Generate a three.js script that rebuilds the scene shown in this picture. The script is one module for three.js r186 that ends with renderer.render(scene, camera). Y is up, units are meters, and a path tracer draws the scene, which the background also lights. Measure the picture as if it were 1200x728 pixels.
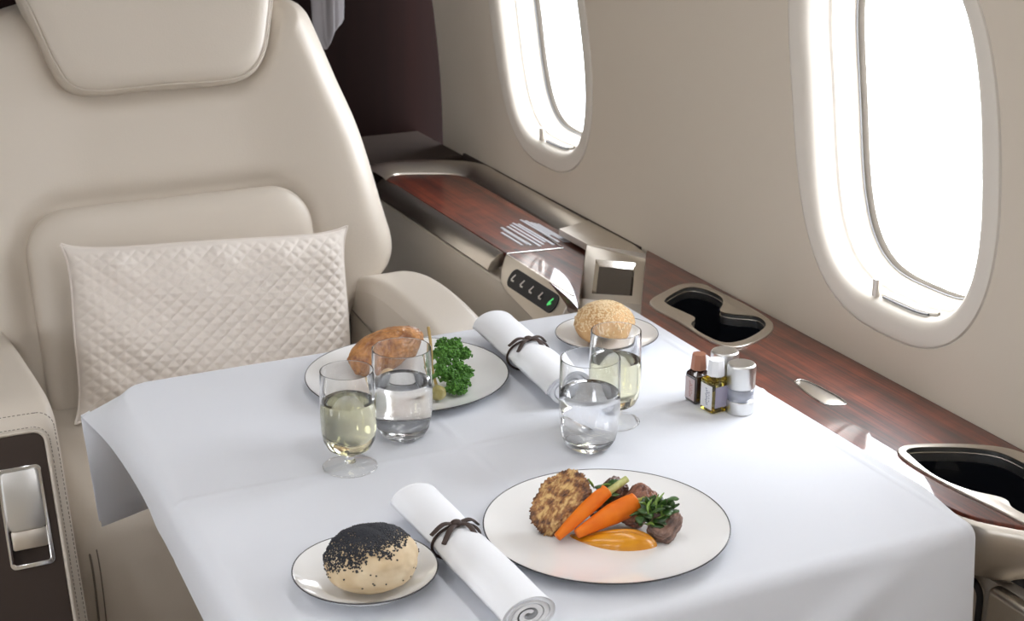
import * as THREE from 'three';
import { RoundedBoxGeometry } from 'three/addons/geometries/RoundedBoxGeometry.js';
import { mergeGeometries, mergeVertices, toCreasedNormals } from 'three/addons/utils/BufferGeometryUtils.js';
import { ImprovedNoise } from 'three/addons/math/ImprovedNoise.js';
import { RectAreaLightUniformsLib } from 'three/addons/lights/RectAreaLightUniformsLib.js';

// ------------------------------------------------------------------ camera, sky, light, exposure
const scene = new THREE.Scene();
const FOCAL = 1800, PITCH = THREE.MathUtils.degToRad(19.45), YAW = THREE.MathUtils.degToRad(25.3);
const EYE = new THREE.Vector3(0, 1.48, 0);
const camera = new THREE.PerspectiveCamera(2 * THREE.MathUtils.radToDeg(Math.atan(364 / FOCAL)), 1200 / 728, 0.05, 60);
camera.position.copy(EYE);
const FWD = new THREE.Vector3(Math.sin(YAW) * Math.cos(PITCH), -Math.sin(PITCH), -Math.cos(YAW) * Math.cos(PITCH));
camera.lookAt(EYE.clone().add(FWD));
camera.focus = 1.8;
camera.userData.fStop = 12;
const SKY = 4.4;                                   // an even bright overcast
scene.background = new THREE.Color().setRGB(0.93, 0.975, 1.04);
scene.backgroundIntensity = SKY;
const renderer = new THREE.WebGLRenderer({ antialias: true });
renderer.toneMapping = THREE.LinearToneMapping;
renderer.toneMappingExposure = 1.40;
renderer.shadowMap.enabled = true;
RectAreaLightUniformsLib.init();
// windows: places along the cabin, on both sides
const WIN_Z = [-2.57, -1.545, -0.52, 0.505], WIN_Y = 1.045, WIN_A = 0.21, WIN_B = 0.289, PITCHZ = 1.025;
const CEIL_FILL = 2.6;  // strength of the added ceiling fill

// pixel of the photograph -> point on a plane of the place
const RIGHT = new THREE.Vector3(Math.cos(YAW), 0, Math.sin(YAW)), UPV = new THREE.Vector3().crossVectors(RIGHT, FWD);
const ray = (u, v) => FWD.clone().addScaledVector(RIGHT, (u - 600) / FOCAL).addScaledVector(UPV, -(v - 364) / FOCAL);
const onY = (u, v, y) => { const d = ray(u, v); return EYE.clone().addScaledVector(d, (y - EYE.y) / d.y); };
const onX = (u, v, x) => { const d = ray(u, v); return EYE.clone().addScaledVector(d, (x - EYE.x) / d.x); };
const onPlane = (u, v, n, p) => { const d = ray(u, v); return EYE.clone().addScaledVector(d, p.clone().sub(EYE).dot(n) / d.dot(n)); };

// ------------------------------------------------------------------ helpers
const V = (x, y, z) => new THREE.Vector3(x, y, z);
const nz = new ImprovedNoise();
const noise = (x, y, z = 0) => nz.noise(x + 31.7, y + 17.3, z + 5.1);
const fbm = (x, y, z = 0, o = 4) => { let s = 0, a = 0.5, f = 1; for (let i = 0; i < o; i++) { s += a * noise(x * f, y * f, z * f); a *= 0.5; f *= 2.03; } return s; };
let seed = 12345;
const rnd = () => { seed = (seed * 1664525 + 1013904223) >>> 0; return seed / 4294967296; };
const clamp = THREE.MathUtils.clamp, lerp = THREE.MathUtils.lerp, sstep = THREE.MathUtils.smoothstep;
const taken = {};
const numbered = (n) => { taken[n] = (taken[n] ?? -1) + 1; return taken[n] ? n + '_' + String(taken[n]).padStart(3, '0') : n; };
function shadowed(m) { m.castShadow = true; m.receiveShadow = true; return m; }
function thing(name, label, category, p = [0, 0, 0], group) {
  const o = new THREE.Group(); o.name = numbered(name); scene.add(o); o.position.set(...(p.isVector3 ? p.toArray() : p));
  o.userData = { label, category }; if (group) o.userData.group = group; return o;
}
// part in the thing's own axes
function part(name, geo, mat, parent, label) {
  const m = shadowed(new THREE.Mesh(geo, mat)); m.name = name; parent.add(m); if (label) m.userData.label = label; return m;
}
// part whose geometry is given in the axes of the place
function wpart(name, geo, mat, parent, label) {
  const off = V(0, 0, 0); for (let o = parent; o && o !== scene; o = o.parent) off.add(o.position);
  return part(name, geo.translate(-off.x, -off.y, -off.z), mat, parent, label);
}
function struct(name, geo, mat, label, category) {
  const m = shadowed(new THREE.Mesh(geo, mat)); m.name = name; scene.add(m); m.userData = { kind: 'structure', label, category }; return m;
}
// grid surface
function surf(nu, nv, fn, { closeU = false, uvScale } = {}) {
  const pos = [], uv = [], idx = [];
  for (let j = 0; j <= nv; j++) for (let i = 0; i <= nu; i++) {
    const p = fn(i / nu, j / nv, i, j); pos.push(p.x, p.y, p.z);
    uv.push(uvScale ? (i / nu) * uvScale[0] : i / nu, uvScale ? (j / nv) * uvScale[1] : j / nv);
  }
  for (let j = 0; j < nv; j++) for (let i = 0; i < nu; i++) {
    const a = j * (nu + 1) + i, b = a + 1, c = a + nu + 1, d = c + 1; idx.push(a, b, d, a, d, c);
  }
  const g = new THREE.BufferGeometry();
  g.setAttribute('position', new THREE.Float32BufferAttribute(pos, 3)); g.setAttribute('uv', new THREE.Float32BufferAttribute(uv, 2)); g.setIndex(idx);
  g.computeVertexNormals();
  if (closeU) {
    const n = g.attributes.normal;
    for (let j = 0; j <= nv; j++) { const a = j * (nu + 1), b = a + nu, s = V(n.getX(a) + n.getX(b), n.getY(a) + n.getY(b), n.getZ(a) + n.getZ(b)).normalize(); n.setXYZ(a, s.x, s.y, s.z); n.setXYZ(b, s.x, s.y, s.z); }
  }
  return g;
}
const lathe = (pts, seg = 64) => new THREE.LatheGeometry(pts.map(([r, y]) => new THREE.Vector2(r, y)), seg);
const tube = (pts, r, seg = 60, rad = 8, closed = false) => new THREE.TubeGeometry(new THREE.CatmullRomCurve3(pts, closed, 'centripetal'), seg, r, rad, closed);
const rbox = (w, h, d, r, s = 3) => new RoundedBoxGeometry(w, h, d, s, r);
const box = (x0, x1, y0, y1, z0, z1, r = 0) => (r ? rbox(x1 - x0, y1 - y0, z1 - z0, r) : new THREE.BoxGeometry(x1 - x0, y1 - y0, z1 - z0)).translate((x0 + x1) / 2, (y0 + y1) / 2, (z0 + z1) / 2);
const merge = (list) => mergeGeometries(list.map((g) => { const q = g.index ? g.toNonIndexed() : g; for (const k of Object.keys(q.attributes)) if (!['position', 'normal', 'uv', 'color'].includes(k)) q.deleteAttribute(k); return q; }));
// closed tapering body along a path: radii [a across, b up]
function sweep(path, radii, nseg = 40, nrad = 24, wob = null) {
  const c = new THREE.CatmullRomCurve3(path, false, 'centripetal'), fr = c.computeFrenetFrames(nseg, false);
  const up = V(0, 1, 0);
  const at = (t) => { const f = t * (radii.length - 1), i = Math.min(radii.length - 2, Math.floor(f)), k = f - i; return [lerp(radii[i][0], radii[i + 1][0], k), lerp(radii[i][1], radii[i + 1][1], k)]; };
  return surf(nrad, nseg + 2, (u, v, i, j) => {
    const k = clamp(j - 1, 0, nseg), t = k / nseg, p = c.getPointAt(t), T = fr.tangents[k];
    let S = V(0, 0, 0).crossVectors(T, up); if (S.lengthSq() < 0.05) S = fr.normals[k].clone(); S.normalize();
    const N = V(0, 0, 0).crossVectors(S, T).normalize();
    const [a, b] = at(t), th = u * Math.PI * 2, e = j === 0 || j === nseg + 2 ? 0.001 : 1;
    const w = wob ? wob(t, th) : 1;
    return p.addScaledVector(S, Math.cos(th) * a * e * w).addScaledVector(N, Math.sin(th) * b * e * w);
  }, { closeU: true });
}
// blob: sphere pushed about by fn(dir) -> radius vector scale
function blob(rx, ry, rz, fn = null, nu = 64, nv = 40) {
  return surf(nu, nv, (u, v) => {
    const th = u * Math.PI * 2, ph = v * Math.PI, d = V(Math.sin(ph) * Math.cos(th), -Math.cos(ph), Math.sin(ph) * Math.sin(th));
    const k = fn ? fn(d) : 1; return V(d.x * rx * k, d.y * ry * k, d.z * rz * k);
  }, { closeU: true });
}
function colorize(g, fn) {
  const p = g.attributes.position, n = g.attributes.normal, c = new Float32Array(p.count * 3), a = V(0, 0, 0), b = V(0, 0, 0);
  for (let i = 0; i < p.count; i++) { a.fromBufferAttribute(p, i); b.fromBufferAttribute(n, i); const q = fn(a, b); c[i * 3] = q[0]; c[i * 3 + 1] = q[1]; c[i * 3 + 2] = q[2]; }
  g.setAttribute('color', new THREE.BufferAttribute(c, 3)); return g;
}
const mixc = (a, b, t) => [lerp(a[0], b[0], t), lerp(a[1], b[1], t), lerp(a[2], b[2], t)];
// padded cushion over an outline in a plane: outline points (x, y), front towards +z
function pad(outline, thick, { rings = 26, round = 0.16, crown = 0.25, back = 0.02 } = {}) {
  const n = outline.length, cx = outline.reduce((s, p) => s + p[0], 0) / n, cy = outline.reduce((s, p) => s + p[1], 0) / n;
  return surf(n, rings, (u, v, i, j) => {
    const p = outline[i % n];
    if (j === rings) return V(p[0], p[1], -back);
    const t = j / (rings - 1), r = 1 - (1 - t) * (1 - t) * (1 - t) , e = clamp((1 - r) / round, 0, 1), q = Math.sqrt(1 - (1 - e) * (1 - e));
    return V(cx + (p[0] - cx) * r, cy + (p[1] - cy) * r, thick * ((1 - crown) * q + crown * (1 - r * r)));
  }, { closeU: true, uvScale: [4, 1] });
}
// smooth closed outline through points
function smoothLoop(pts, n = 120, tension = 'centripetal') {
  const c = new THREE.CatmullRomCurve3(pts.map((p) => (p.isVector3 ? p : V(p[0], p[1], 0))), true, tension);
  return c.getSpacedPoints(n).slice(0, n);
}
function roundRect(x0, x1, y0, y1, r, k = 8) {
  const o = []; const cs = [[x1 - r, y1 - r, 0], [x0 + r, y1 - r, 1], [x0 + r, y0 + r, 2], [x1 - r, y0 + r, 3]];
  for (const [cx, cy, q] of cs) for (let i = 0; i <= k; i++) { const a = (q + i / k) * Math.PI / 2; o.push([cx + r * Math.cos(a), cy + r * Math.sin(a)]); }
  return o;
}
const shapeOf = (pts) => { const s = new THREE.Shape(); pts.forEach((p, i) => (i ? s.lineTo(p.x ?? p[0], p.y ?? p[1]) : s.moveTo(p.x ?? p[0], p.y ?? p[1]))); s.closePath(); return s; };
const frameOf = (o, xd, yd) => { const x = xd.clone().normalize(), z = V(0, 0, 0).crossVectors(x, yd).normalize(), y = V(0, 0, 0).crossVectors(z, x); return new THREE.Matrix4().makeBasis(x, y, z).setPosition(o); };

// ------------------------------------------------------------------ textures
function tex(w, h, fn, srgb = false) {
  const d = new Uint8Array(w * h * 4);
  for (let y = 0; y < h; y++) for (let x = 0; x < w; x++) { const c = fn(x / w, y / h, x, y), i = (y * w + x) * 4; d[i] = clamp(c[0], 0, 255); d[i + 1] = clamp(c[1], 0, 255); d[i + 2] = clamp(c[2], 0, 255); d[i + 3] = 255; }
  const t = new THREE.DataTexture(d, w, h); t.wrapS = t.wrapT = THREE.RepeatWrapping; t.magFilter = THREE.LinearFilter; t.minFilter = THREE.LinearFilter;
  if (srgb) t.colorSpace = THREE.SRGBColorSpace; t.needsUpdate = true; return t;
}
const rep = (t, x, y) => { const c = t.clone(); c.repeat.set(x, y); c.needsUpdate = true; return c; };
const grey = (v) => [v, v, v];
// veneer: grain runs along v (the cabin's length); one tile is 0.3 m across and 0.9 m long
const woodTex = tex(512, 1024, (u, v) => {
  const a = fbm(u * 9, v * 1.6, 1, 4), b = noise(u * 90 + a * 3, v * 5, 3), c = noise(u * 210, v * 16, 8), band = 0.5 + 0.5 * Math.sin((u * 22 + a * 5) * 1.7);
  const fig = fbm(u * 5, v * 22, 5, 3);
  let t = 0.47 + 0.46 * a + 0.26 * b + 0.18 * c + 0.26 * (band - 0.5) + 0.34 * fig; t = clamp(t, 0, 1);
  const lo = [48, 18, 11], mi = [112, 50, 31], hi = [176, 92, 60];
  return t < 0.5 ? mixc(lo, mi, t * 2) : mixc(mi, hi, t * 2 - 1);
}, true);
const darkWoodTex = tex(512, 512, (u, v) => {
  const a = fbm(u * 16, v * 1.2, 2, 4), b = noise(u * 120 + a * 4, v * 3, 7);
  return mixc([30, 14, 11], [58, 28, 22], clamp(0.45 + 0.5 * a + 0.2 * b, 0, 1));
}, true);
const grainTex = tex(256, 256, (u, v) => { const P = 256; let s = 0; for (const [f, a] of [[24, 0.5], [48, 0.35], [96, 0.25]]) s += a * noise(u * f, v * f, f); return grey(128 + 110 * s); });
const weaveTex = tex(256, 256, (u, v, x, y) => grey(128 + 55 * Math.sin(x * Math.PI / 4) * (((y >> 2) & 1) ? 1 : -1) + 40 * Math.sin(y * Math.PI / 4) + 30 * noise(u * 60, v * 60)));

// ------------------------------------------------------------------ materials
const std = (o) => new THREE.MeshStandardMaterial(o), phy = (o) => new THREE.MeshPhysicalMaterial(o);
const lin = (r, g, b) => new THREE.Color().setRGB(r, g, b);
const M = {
  wall: std({ color: lin(0.59, 0.52, 0.43), roughness: 0.62, bumpMap: rep(grainTex, 6, 6), bumpScale: 0.0002 }),
  frame: std({ color: lin(0.66, 0.61, 0.54), roughness: 0.5 }),
  reveal: std({ color: lin(0.66, 0.61, 0.54), roughness: 0.5 }),
  gasket: std({ color: lin(0.22, 0.22, 0.22), roughness: 0.5 }),
  pane: phy({ color: 0xffffff, transmission: 1, thickness: 0, roughness: 0, ior: 1.45 }),
  ceiling: std({ color: lin(0.72, 0.70, 0.66), roughness: 0.8 }),
  floor: std({ color: lin(0.30, 0.25, 0.20), roughness: 0.95, bumpMap: rep(grainTex, 12, 12), bumpScale: 0.003 }),
  leather: phy({ color: lin(0.64, 0.575, 0.495), roughness: 0.42, bumpMap: rep(grainTex, 3, 3), bumpScale: 0.00025 }),
  stitch: std({ color: lin(0.20, 0.17, 0.14), roughness: 0.8 }),
  brown: phy({ color: lin(0.055, 0.040, 0.033), roughness: 0.6, specularIntensity: 0.4 }),
  bulkhead: phy({ map: rep(darkWoodTex, 1, 1), color: lin(0.42, 0.34, 0.28), roughness: 0.75, specularIntensity: 0.25 }),
  wood: phy({ map: woodTex, color: lin(0.68, 0.56, 0.45), roughness: 0.5, clearcoat: 1, clearcoatRoughness: 0.03, ior: 1.5 }),
  nickel: phy({ color: lin(0.70, 0.65, 0.58), metalness: 1, roughness: 0.34 }),
  mirror: std({ color: lin(0.72, 0.69, 0.64), metalness: 1, roughness: 0.07 }),
  chrome: std({ color: lin(0.80, 0.80, 0.80), metalness: 1, roughness: 0.12 }),
  satin: phy({ color: lin(0.74, 0.74, 0.73), metalness: 1, roughness: 0.28 }),
  smoked: phy({ color: lin(0.09, 0.075, 0.062), roughness: 0.08, clearcoat: 1 }),
  black: phy({ color: lin(0.008, 0.009, 0.012), roughness: 0.12, clearcoat: 0.6 }),
  blackMatte: std({ color: lin(0.012, 0.012, 0.014), roughness: 0.5 }),
  inlay: std({ color: lin(0.55, 0.56, 0.60), metalness: 0.3, roughness: 0.4 }),
  cloth: phy({ color: lin(0.845, 0.868, 0.925), transmission: 0.15, thickness: 0, roughness: 1, sheen: 0.2, sheenColor: lin(1, 1, 1), sheenRoughness: 0.5, bumpMap: rep(weaveTex, 26, 26), bumpScale: 0.0001 }),
  napkin: phy({ color: lin(0.87, 0.885, 0.92), roughness: 0.9, bumpMap: rep(weaveTex, 8, 8), bumpScale: 0.00012 }),
  cord: std({ color: lin(0.045, 0.026, 0.020), roughness: 0.6 }),
  pillow: phy({ color: lin(0.80, 0.735, 0.675), roughness: 0.85, sheen: 0.3, sheenColor: lin(1, 0.97, 0.92), bumpMap: rep(weaveTex, 14, 9), bumpScale: 0.0001 }),
  china: phy({ color: lin(0.90, 0.90, 0.895), roughness: 0.12, clearcoat: 0.7, clearcoatRoughness: 0.03 }),
  rim: std({ color: lin(0.03, 0.03, 0.035), roughness: 0.3 }),
  glass: phy({ color: 0xffffff, transmission: 1, thickness: 0.002, ior: 1.5, roughness: 0 }),
  glassThin: phy({ color: 0xffffff, transmission: 1, thickness: 0, ior: 1.5, roughness: 0 }),
  water: phy({ color: 0xffffff, transmission: 1, thickness: 0.06, ior: 1.333, roughness: 0 }),
  wine: phy({ color: 0xffffff, transmission: 1, thickness: 0.06, ior: 1.34, roughness: 0, attenuationColor: lin(0.90, 0.86, 0.55), attenuationDistance: 0.075 }),
  oil: phy({ color: 0xffffff, transmission: 1, thickness: 0.03, ior: 1.46, roughness: 0, attenuationColor: lin(0.75, 0.62, 0.08), attenuationDistance: 0.03 }),
  vinegar: phy({ color: lin(0.035, 0.018, 0.014), roughness: 0.08, clearcoat: 1 }),
  whitePlastic: std({ color: lin(0.82, 0.83, 0.85), roughness: 0.4 }),
  copper: std({ color: lin(0.42, 0.19, 0.12), roughness: 0.35, metalness: 0.5 }),
  labelWhite: std({ color: lin(0.80, 0.80, 0.80), roughness: 0.6 }),
  labelMauve: std({ color: lin(0.33, 0.31, 0.40), roughness: 0.6 }),
  labelRed: std({ color: lin(0.40, 0.08, 0.06), roughness: 0.6 }),
  vc: std({ color: 0xffffff, vertexColors: true, roughness: 0.75 }),
  vcWet: phy({ color: 0xffffff, vertexColors: true, roughness: 0.38, clearcoat: 0.25, clearcoatRoughness: 0.25 }),
  carrot: phy({ color: 0xffffff, vertexColors: true, roughness: 0.5, specularIntensity: 0.6 }),
  poppy: std({ color: lin(0.018, 0.020, 0.028), roughness: 0.6 }),
  sesame: std({ color: lin(0.72, 0.55, 0.33), roughness: 0.6 }),
  fillLamp: std({ color: 0xffffff, emissive: lin(0.98, 0.98, 1.0), emissiveIntensity: CEIL_FILL }),  // glow of the added ceiling fill strips
  green: std({ color: lin(0.1, 0.5, 0.15), emissive: lin(0.1, 0.8, 0.2), emissiveIntensity: 0.35 }),
  garment: std({ color: lin(0.34, 0.32, 0.33), roughness: 0.9 }),
};

// ------------------------------------------------------------------ cabin shell
const SIDE = { right: 1, left: -1 }, MID = 0.17;
const wallX = (y) => 1.288 - 0.21 * Math.max(0, y - 0.7) ** 2;
const mirrorX = (x, s) => (s > 0 ? x : 2 * MID - x);
const NW = 128, ovalN = (inset) => lerp(2.7, 3.3, clamp(inset / 0.045, 0, 1));
const oval = (wz, inset, th) => {
  const c = Math.cos(th), s = Math.sin(th), a = WIN_A - inset, b = WIN_B - inset, WN = ovalN(inset);
  return [wz + a * Math.sign(c) * Math.abs(c) ** (2 / WN), WIN_Y + b * Math.sign(s) * Math.abs(s) ** (2 / WN)];
};
const WALL_LO = 0.02, WALL_HI = 1.6;
function wallPatch(wz, s, inset, dx) {
  return surf(NW, 14, (u, v) => {
    const th = u * Math.PI * 2, c = Math.cos(th), q = Math.sin(th), k = 1 / Math.max(Math.abs(c), Math.abs(q));
    const rz = wz + c * k * PITCHZ / 2, ry = q > 0 ? lerp(WIN_Y, WALL_HI, q * k) : lerp(WIN_Y, WALL_LO, -q * k);
    const [oz, oy] = oval(wz, inset, th), t = v, z = lerp(oz, rz, t), y = lerp(oy, ry, t);
    return V(mirrorX(wallX(y) + dx, s), y, z);
  });
}
const plainPatch = (wz, s, dx) => surf(2, 20, (u, v) => { const y = lerp(WALL_LO, WALL_HI, v); return V(mirrorX(wallX(y) + dx, s), y, wz + (u - 0.5) * PITCHZ); });
function windowUnit(wz, s, n, label) {
  const ring = (prof) => surf(NW, prof.length - 1, (u, v, i, j) => {
    const [z, y] = oval(wz, prof[j][0], -u * Math.PI * 2); return V(mirrorX(wallX(y) + prof[j][1], s), y, z);
  }, { closeU: true });
  const g = new THREE.Group(); g.name = 'window_' + n; scene.add(g); g.userData = { kind: 'structure', label, category: 'window' };
  g.position.set(mirrorX(wallX(WIN_Y), s), WIN_Y - WIN_B, wz);
  wpart('flange', ring([[0, 0.0], [0.0006, 0.003], [0.0026, 0.003], [0.0032, -0.0005], [0.0045, -0.0015], [0.012, -0.0018], [0.026, -0.001], [0.032, 0.0005], [0.037, 0.003], [0.0405, 0.0065], [0.043, 0.011]]), M.frame, g);
  wpart('reveal', ring([[0.043, 0.011], [0.0450, 0.018], [0.0460, 0.028], [0.0465, 0.036], [0.0500, 0.037], [0.0505, 0.040], [0.0490, 0.0405], [0.050, 0.046], [0.052, 0.058], [0.055, 0.070], [0.0575, 0.073]]), M.reveal, g);
  wpart('gasket', ring([[0.0575, 0.073], [0.0577, 0.0722], [0.0584, 0.0722], [0.0590, 0.074]]), M.gasket, g);
  wpart('pane', surf(NW, 4, (u, v) => { const [z, y] = oval(wz, 0.0588, u * Math.PI * 2), zz = lerp(wz, z, v), yy = lerp(WIN_Y, y, v); return V(mirrorX(wallX(yy) + 0.0745, s), yy, zz); }), M.pane, g);
  if (s > 0) {
    // pull tab and the slot of the shade on the sill
    const zb = (z, inset) => { const b = WIN_B - inset, a = WIN_A - inset, WN = ovalN(inset); return WIN_Y - b * Math.pow(Math.max(0, 1 - Math.pow(Math.abs((z - wz) / a), WN)), 1 / WN); };
    const z0 = wz - 0.035, y0 = zb(z0, 0.0455), x0 = wallX(y0) + 0.012;
    wpart('shade_tab', new THREE.CylinderGeometry(0.0056, 0.0056, 0.024, 20).translate(x0 - 0.002, y0 + 0.012, z0), M.nickel, g, 'small chrome pull tab');
    const sl = [], lipPts = [];
    for (let i = 0; i <= 16; i++) { const z = z0 + 0.012 + i * 0.0058, y = zb(z, 0.046); sl.push(V(wallX(y) + 0.013, y + 0.0006, z)); }
    wpart('shade_slot', tube(sl, 0.0017, 40, 8), M.gasket, g);
    for (let i = 0; i <= 16; i++) { const z = z0 + 0.004 + i * 0.0072, y = zb(z, 0.046); lipPts.push(V(wallX(y) + 0.0185, y + 0.001, z)); }
    wpart('slot_lip', tube(lipPts, 0.0028, 40, 8), M.frame, g);
  }
  // daylight in the opening
  const L = new THREE.RectAreaLight(lin(0.93, 0.975, 1.04), SKY * 0.95, 2 * (WIN_A - 0.055), 2 * (WIN_B - 0.055)), lx = mirrorX(wallX(WIN_Y) + 0.097, s);
  L.position.set(lx, WIN_Y, wz); L.lookAt(lx - s, WIN_Y - 0.145, wz); L.name = 'window_daylight'; scene.add(L);
}
for (const [side, s] of Object.entries(SIDE)) {
  struct('wall_' + side, merge(WIN_Z.flatMap((wz, i) => (s < 0 && !i ? [plainPatch(wz, s, 0), plainPatch(wz, s, 0.085)] : [wallPatch(wz, s, 0, 0), wallPatch(wz, s, 0.060, 0.085)]))), M.wall, s > 0 ? 'beige curved cabin sidewall with the oval windows above the wooden ledge' : 'beige curved cabin sidewall across the aisle', 'wall');
}
WIN_Z.forEach((wz, i) => windowUnit(wz, 1, i + 1, ['bright oval cabin window above the inlaid wooden armrest console', 'bright oval cabin window above the ledge beside the table', 'oval cabin window behind the table along the ledge wall', 'oval cabin window at the rear of the ledge wall'][i]));
WIN_Z.slice(1).forEach((wz, i) => windowUnit(wz, -1, i + 5, 'oval cabin window in the sidewall across the aisle, number ' + ['one', 'two', 'three'][i] + ' from the dark bulkhead'));
const Z0 = -3.23, Z1 = 1.0175;
const wx = wallX(WALL_HI);
{
  const pts = [[wx, 1.6], [wx - 0.05, 1.68], [wx - 0.14, 1.76], [wx - 0.28, 1.83], [wx - 0.45, 1.87], [MID, 1.89]];
  const full = [...pts, ...pts.slice(0, -1).reverse().map(([x, y]) => [2 * MID - x, y])];
  const outl = [...full, ...full.slice().reverse().map(([x, y]) => [MID + (x - MID) * 1.09, y + 0.07])];
  struct('ceiling', new THREE.ExtrudeGeometry(shapeOf(outl), { depth: Z1 - Z0, bevelEnabled: false }).translate(0, 0, Z0), M.ceiling, 'pale cabin ceiling panel', 'ceiling');
}
struct('floor', box(-1.1, 1.45, -0.06, 0.02, Z0 - 0.1, Z1 + 0.1), M.floor, 'brown cabin carpet floor', 'floor');
struct('wall_back', box(-1.2, 1.5, 0, 2.0, Z0 - 0.06, Z0, 0.004), M.bulkhead, 'dark reddish brown wooden bulkhead behind the seat', 'wall');
struct('wall_front', box(-1.2, 1.5, 0, 2.0, Z1, Z1 + 0.06), M.wall, 'beige partition wall at the other end of the cabin', 'wall');
// unseen fill lights added under the ceiling to brighten the table and seat
for (const s of [1, -1]) {
  const x = mirrorX(0.62, s), g = thing('added_ceiling_light', s > 0 ? 'long added fill light under the ceiling over the ledge side' : 'long added fill light under the ceiling over the aisle side', 'light', [x, 1.845, -1.0]);
  part('housing', rbox(0.13, 0.03, 2.1, 0.008), M.ceiling, g);
  part('fill_strip', rbox(0.10, 0.006, 2.0, 0.002).translate(0, -0.017, 0), M.fillLamp, g);
  const L = new THREE.RectAreaLight(lin(0.98, 0.98, 1.0), CEIL_FILL, 0.10, 2.0); L.position.set(x, 1.822, -1.0); L.lookAt(x, 0, -1.0); L.name = 'added_ceiling_fill'; scene.add(L);
}

// ------------------------------------------------------------------ side ledge with cup holders
const LY = 0.70;
const trace = (list, y = LY) => list.map(([u, v]) => onY(u, v, y));
const cupOuter1 = [[761.7, 355.4], [778, 344], [803, 334], [824, 335], [836.7, 341], [878, 361.7], [903, 378], [906, 384.6], [901, 393], [874, 406.5], [857.5, 408.5], [836.7, 403], [795, 378], [768, 363.8]];
const cupInner1 = [[778, 355], [786.7, 347], [807.5, 338.5], [824, 340.5], [845, 350], [848, 357.5], [845, 367], [857.5, 370], [886.7, 373], [897, 380], [896, 386.7], [868, 402], [849, 404], [820, 392], [809.5, 382.5], [813.8, 375], [803, 369], [783.5, 360]];
const cupOuter2 = [[1052, 530], [1058.8, 525], [1074.5, 523], [1143.5, 523.5], [1181, 528], [1215, 540], [1262, 563], [1290, 585], [1293, 600], [1280, 622], [1255, 632], [1225, 626], [1165, 597], [1096, 562.7], [1056, 537]];
const cupInner2 = [[1060.5, 531], [1068, 527.6], [1100, 526.5], [1143, 528], [1172, 533], [1205, 549], [1225, 566], [1245, 580], [1278, 592], [1282, 602], [1270, 618], [1245, 624], [1200, 606], [1184, 597], [1180, 590], [1172, 586], [1134, 577], [1096, 561], [1066, 537]];
const xz = (pts) => pts.map((p) => [p.x, -p.z]);          // shapes are drawn in (x, -z) and laid down
const layFlat = (g, y) => g.rotateX(-Math.PI / 2).translate(0, y, 0);
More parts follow.
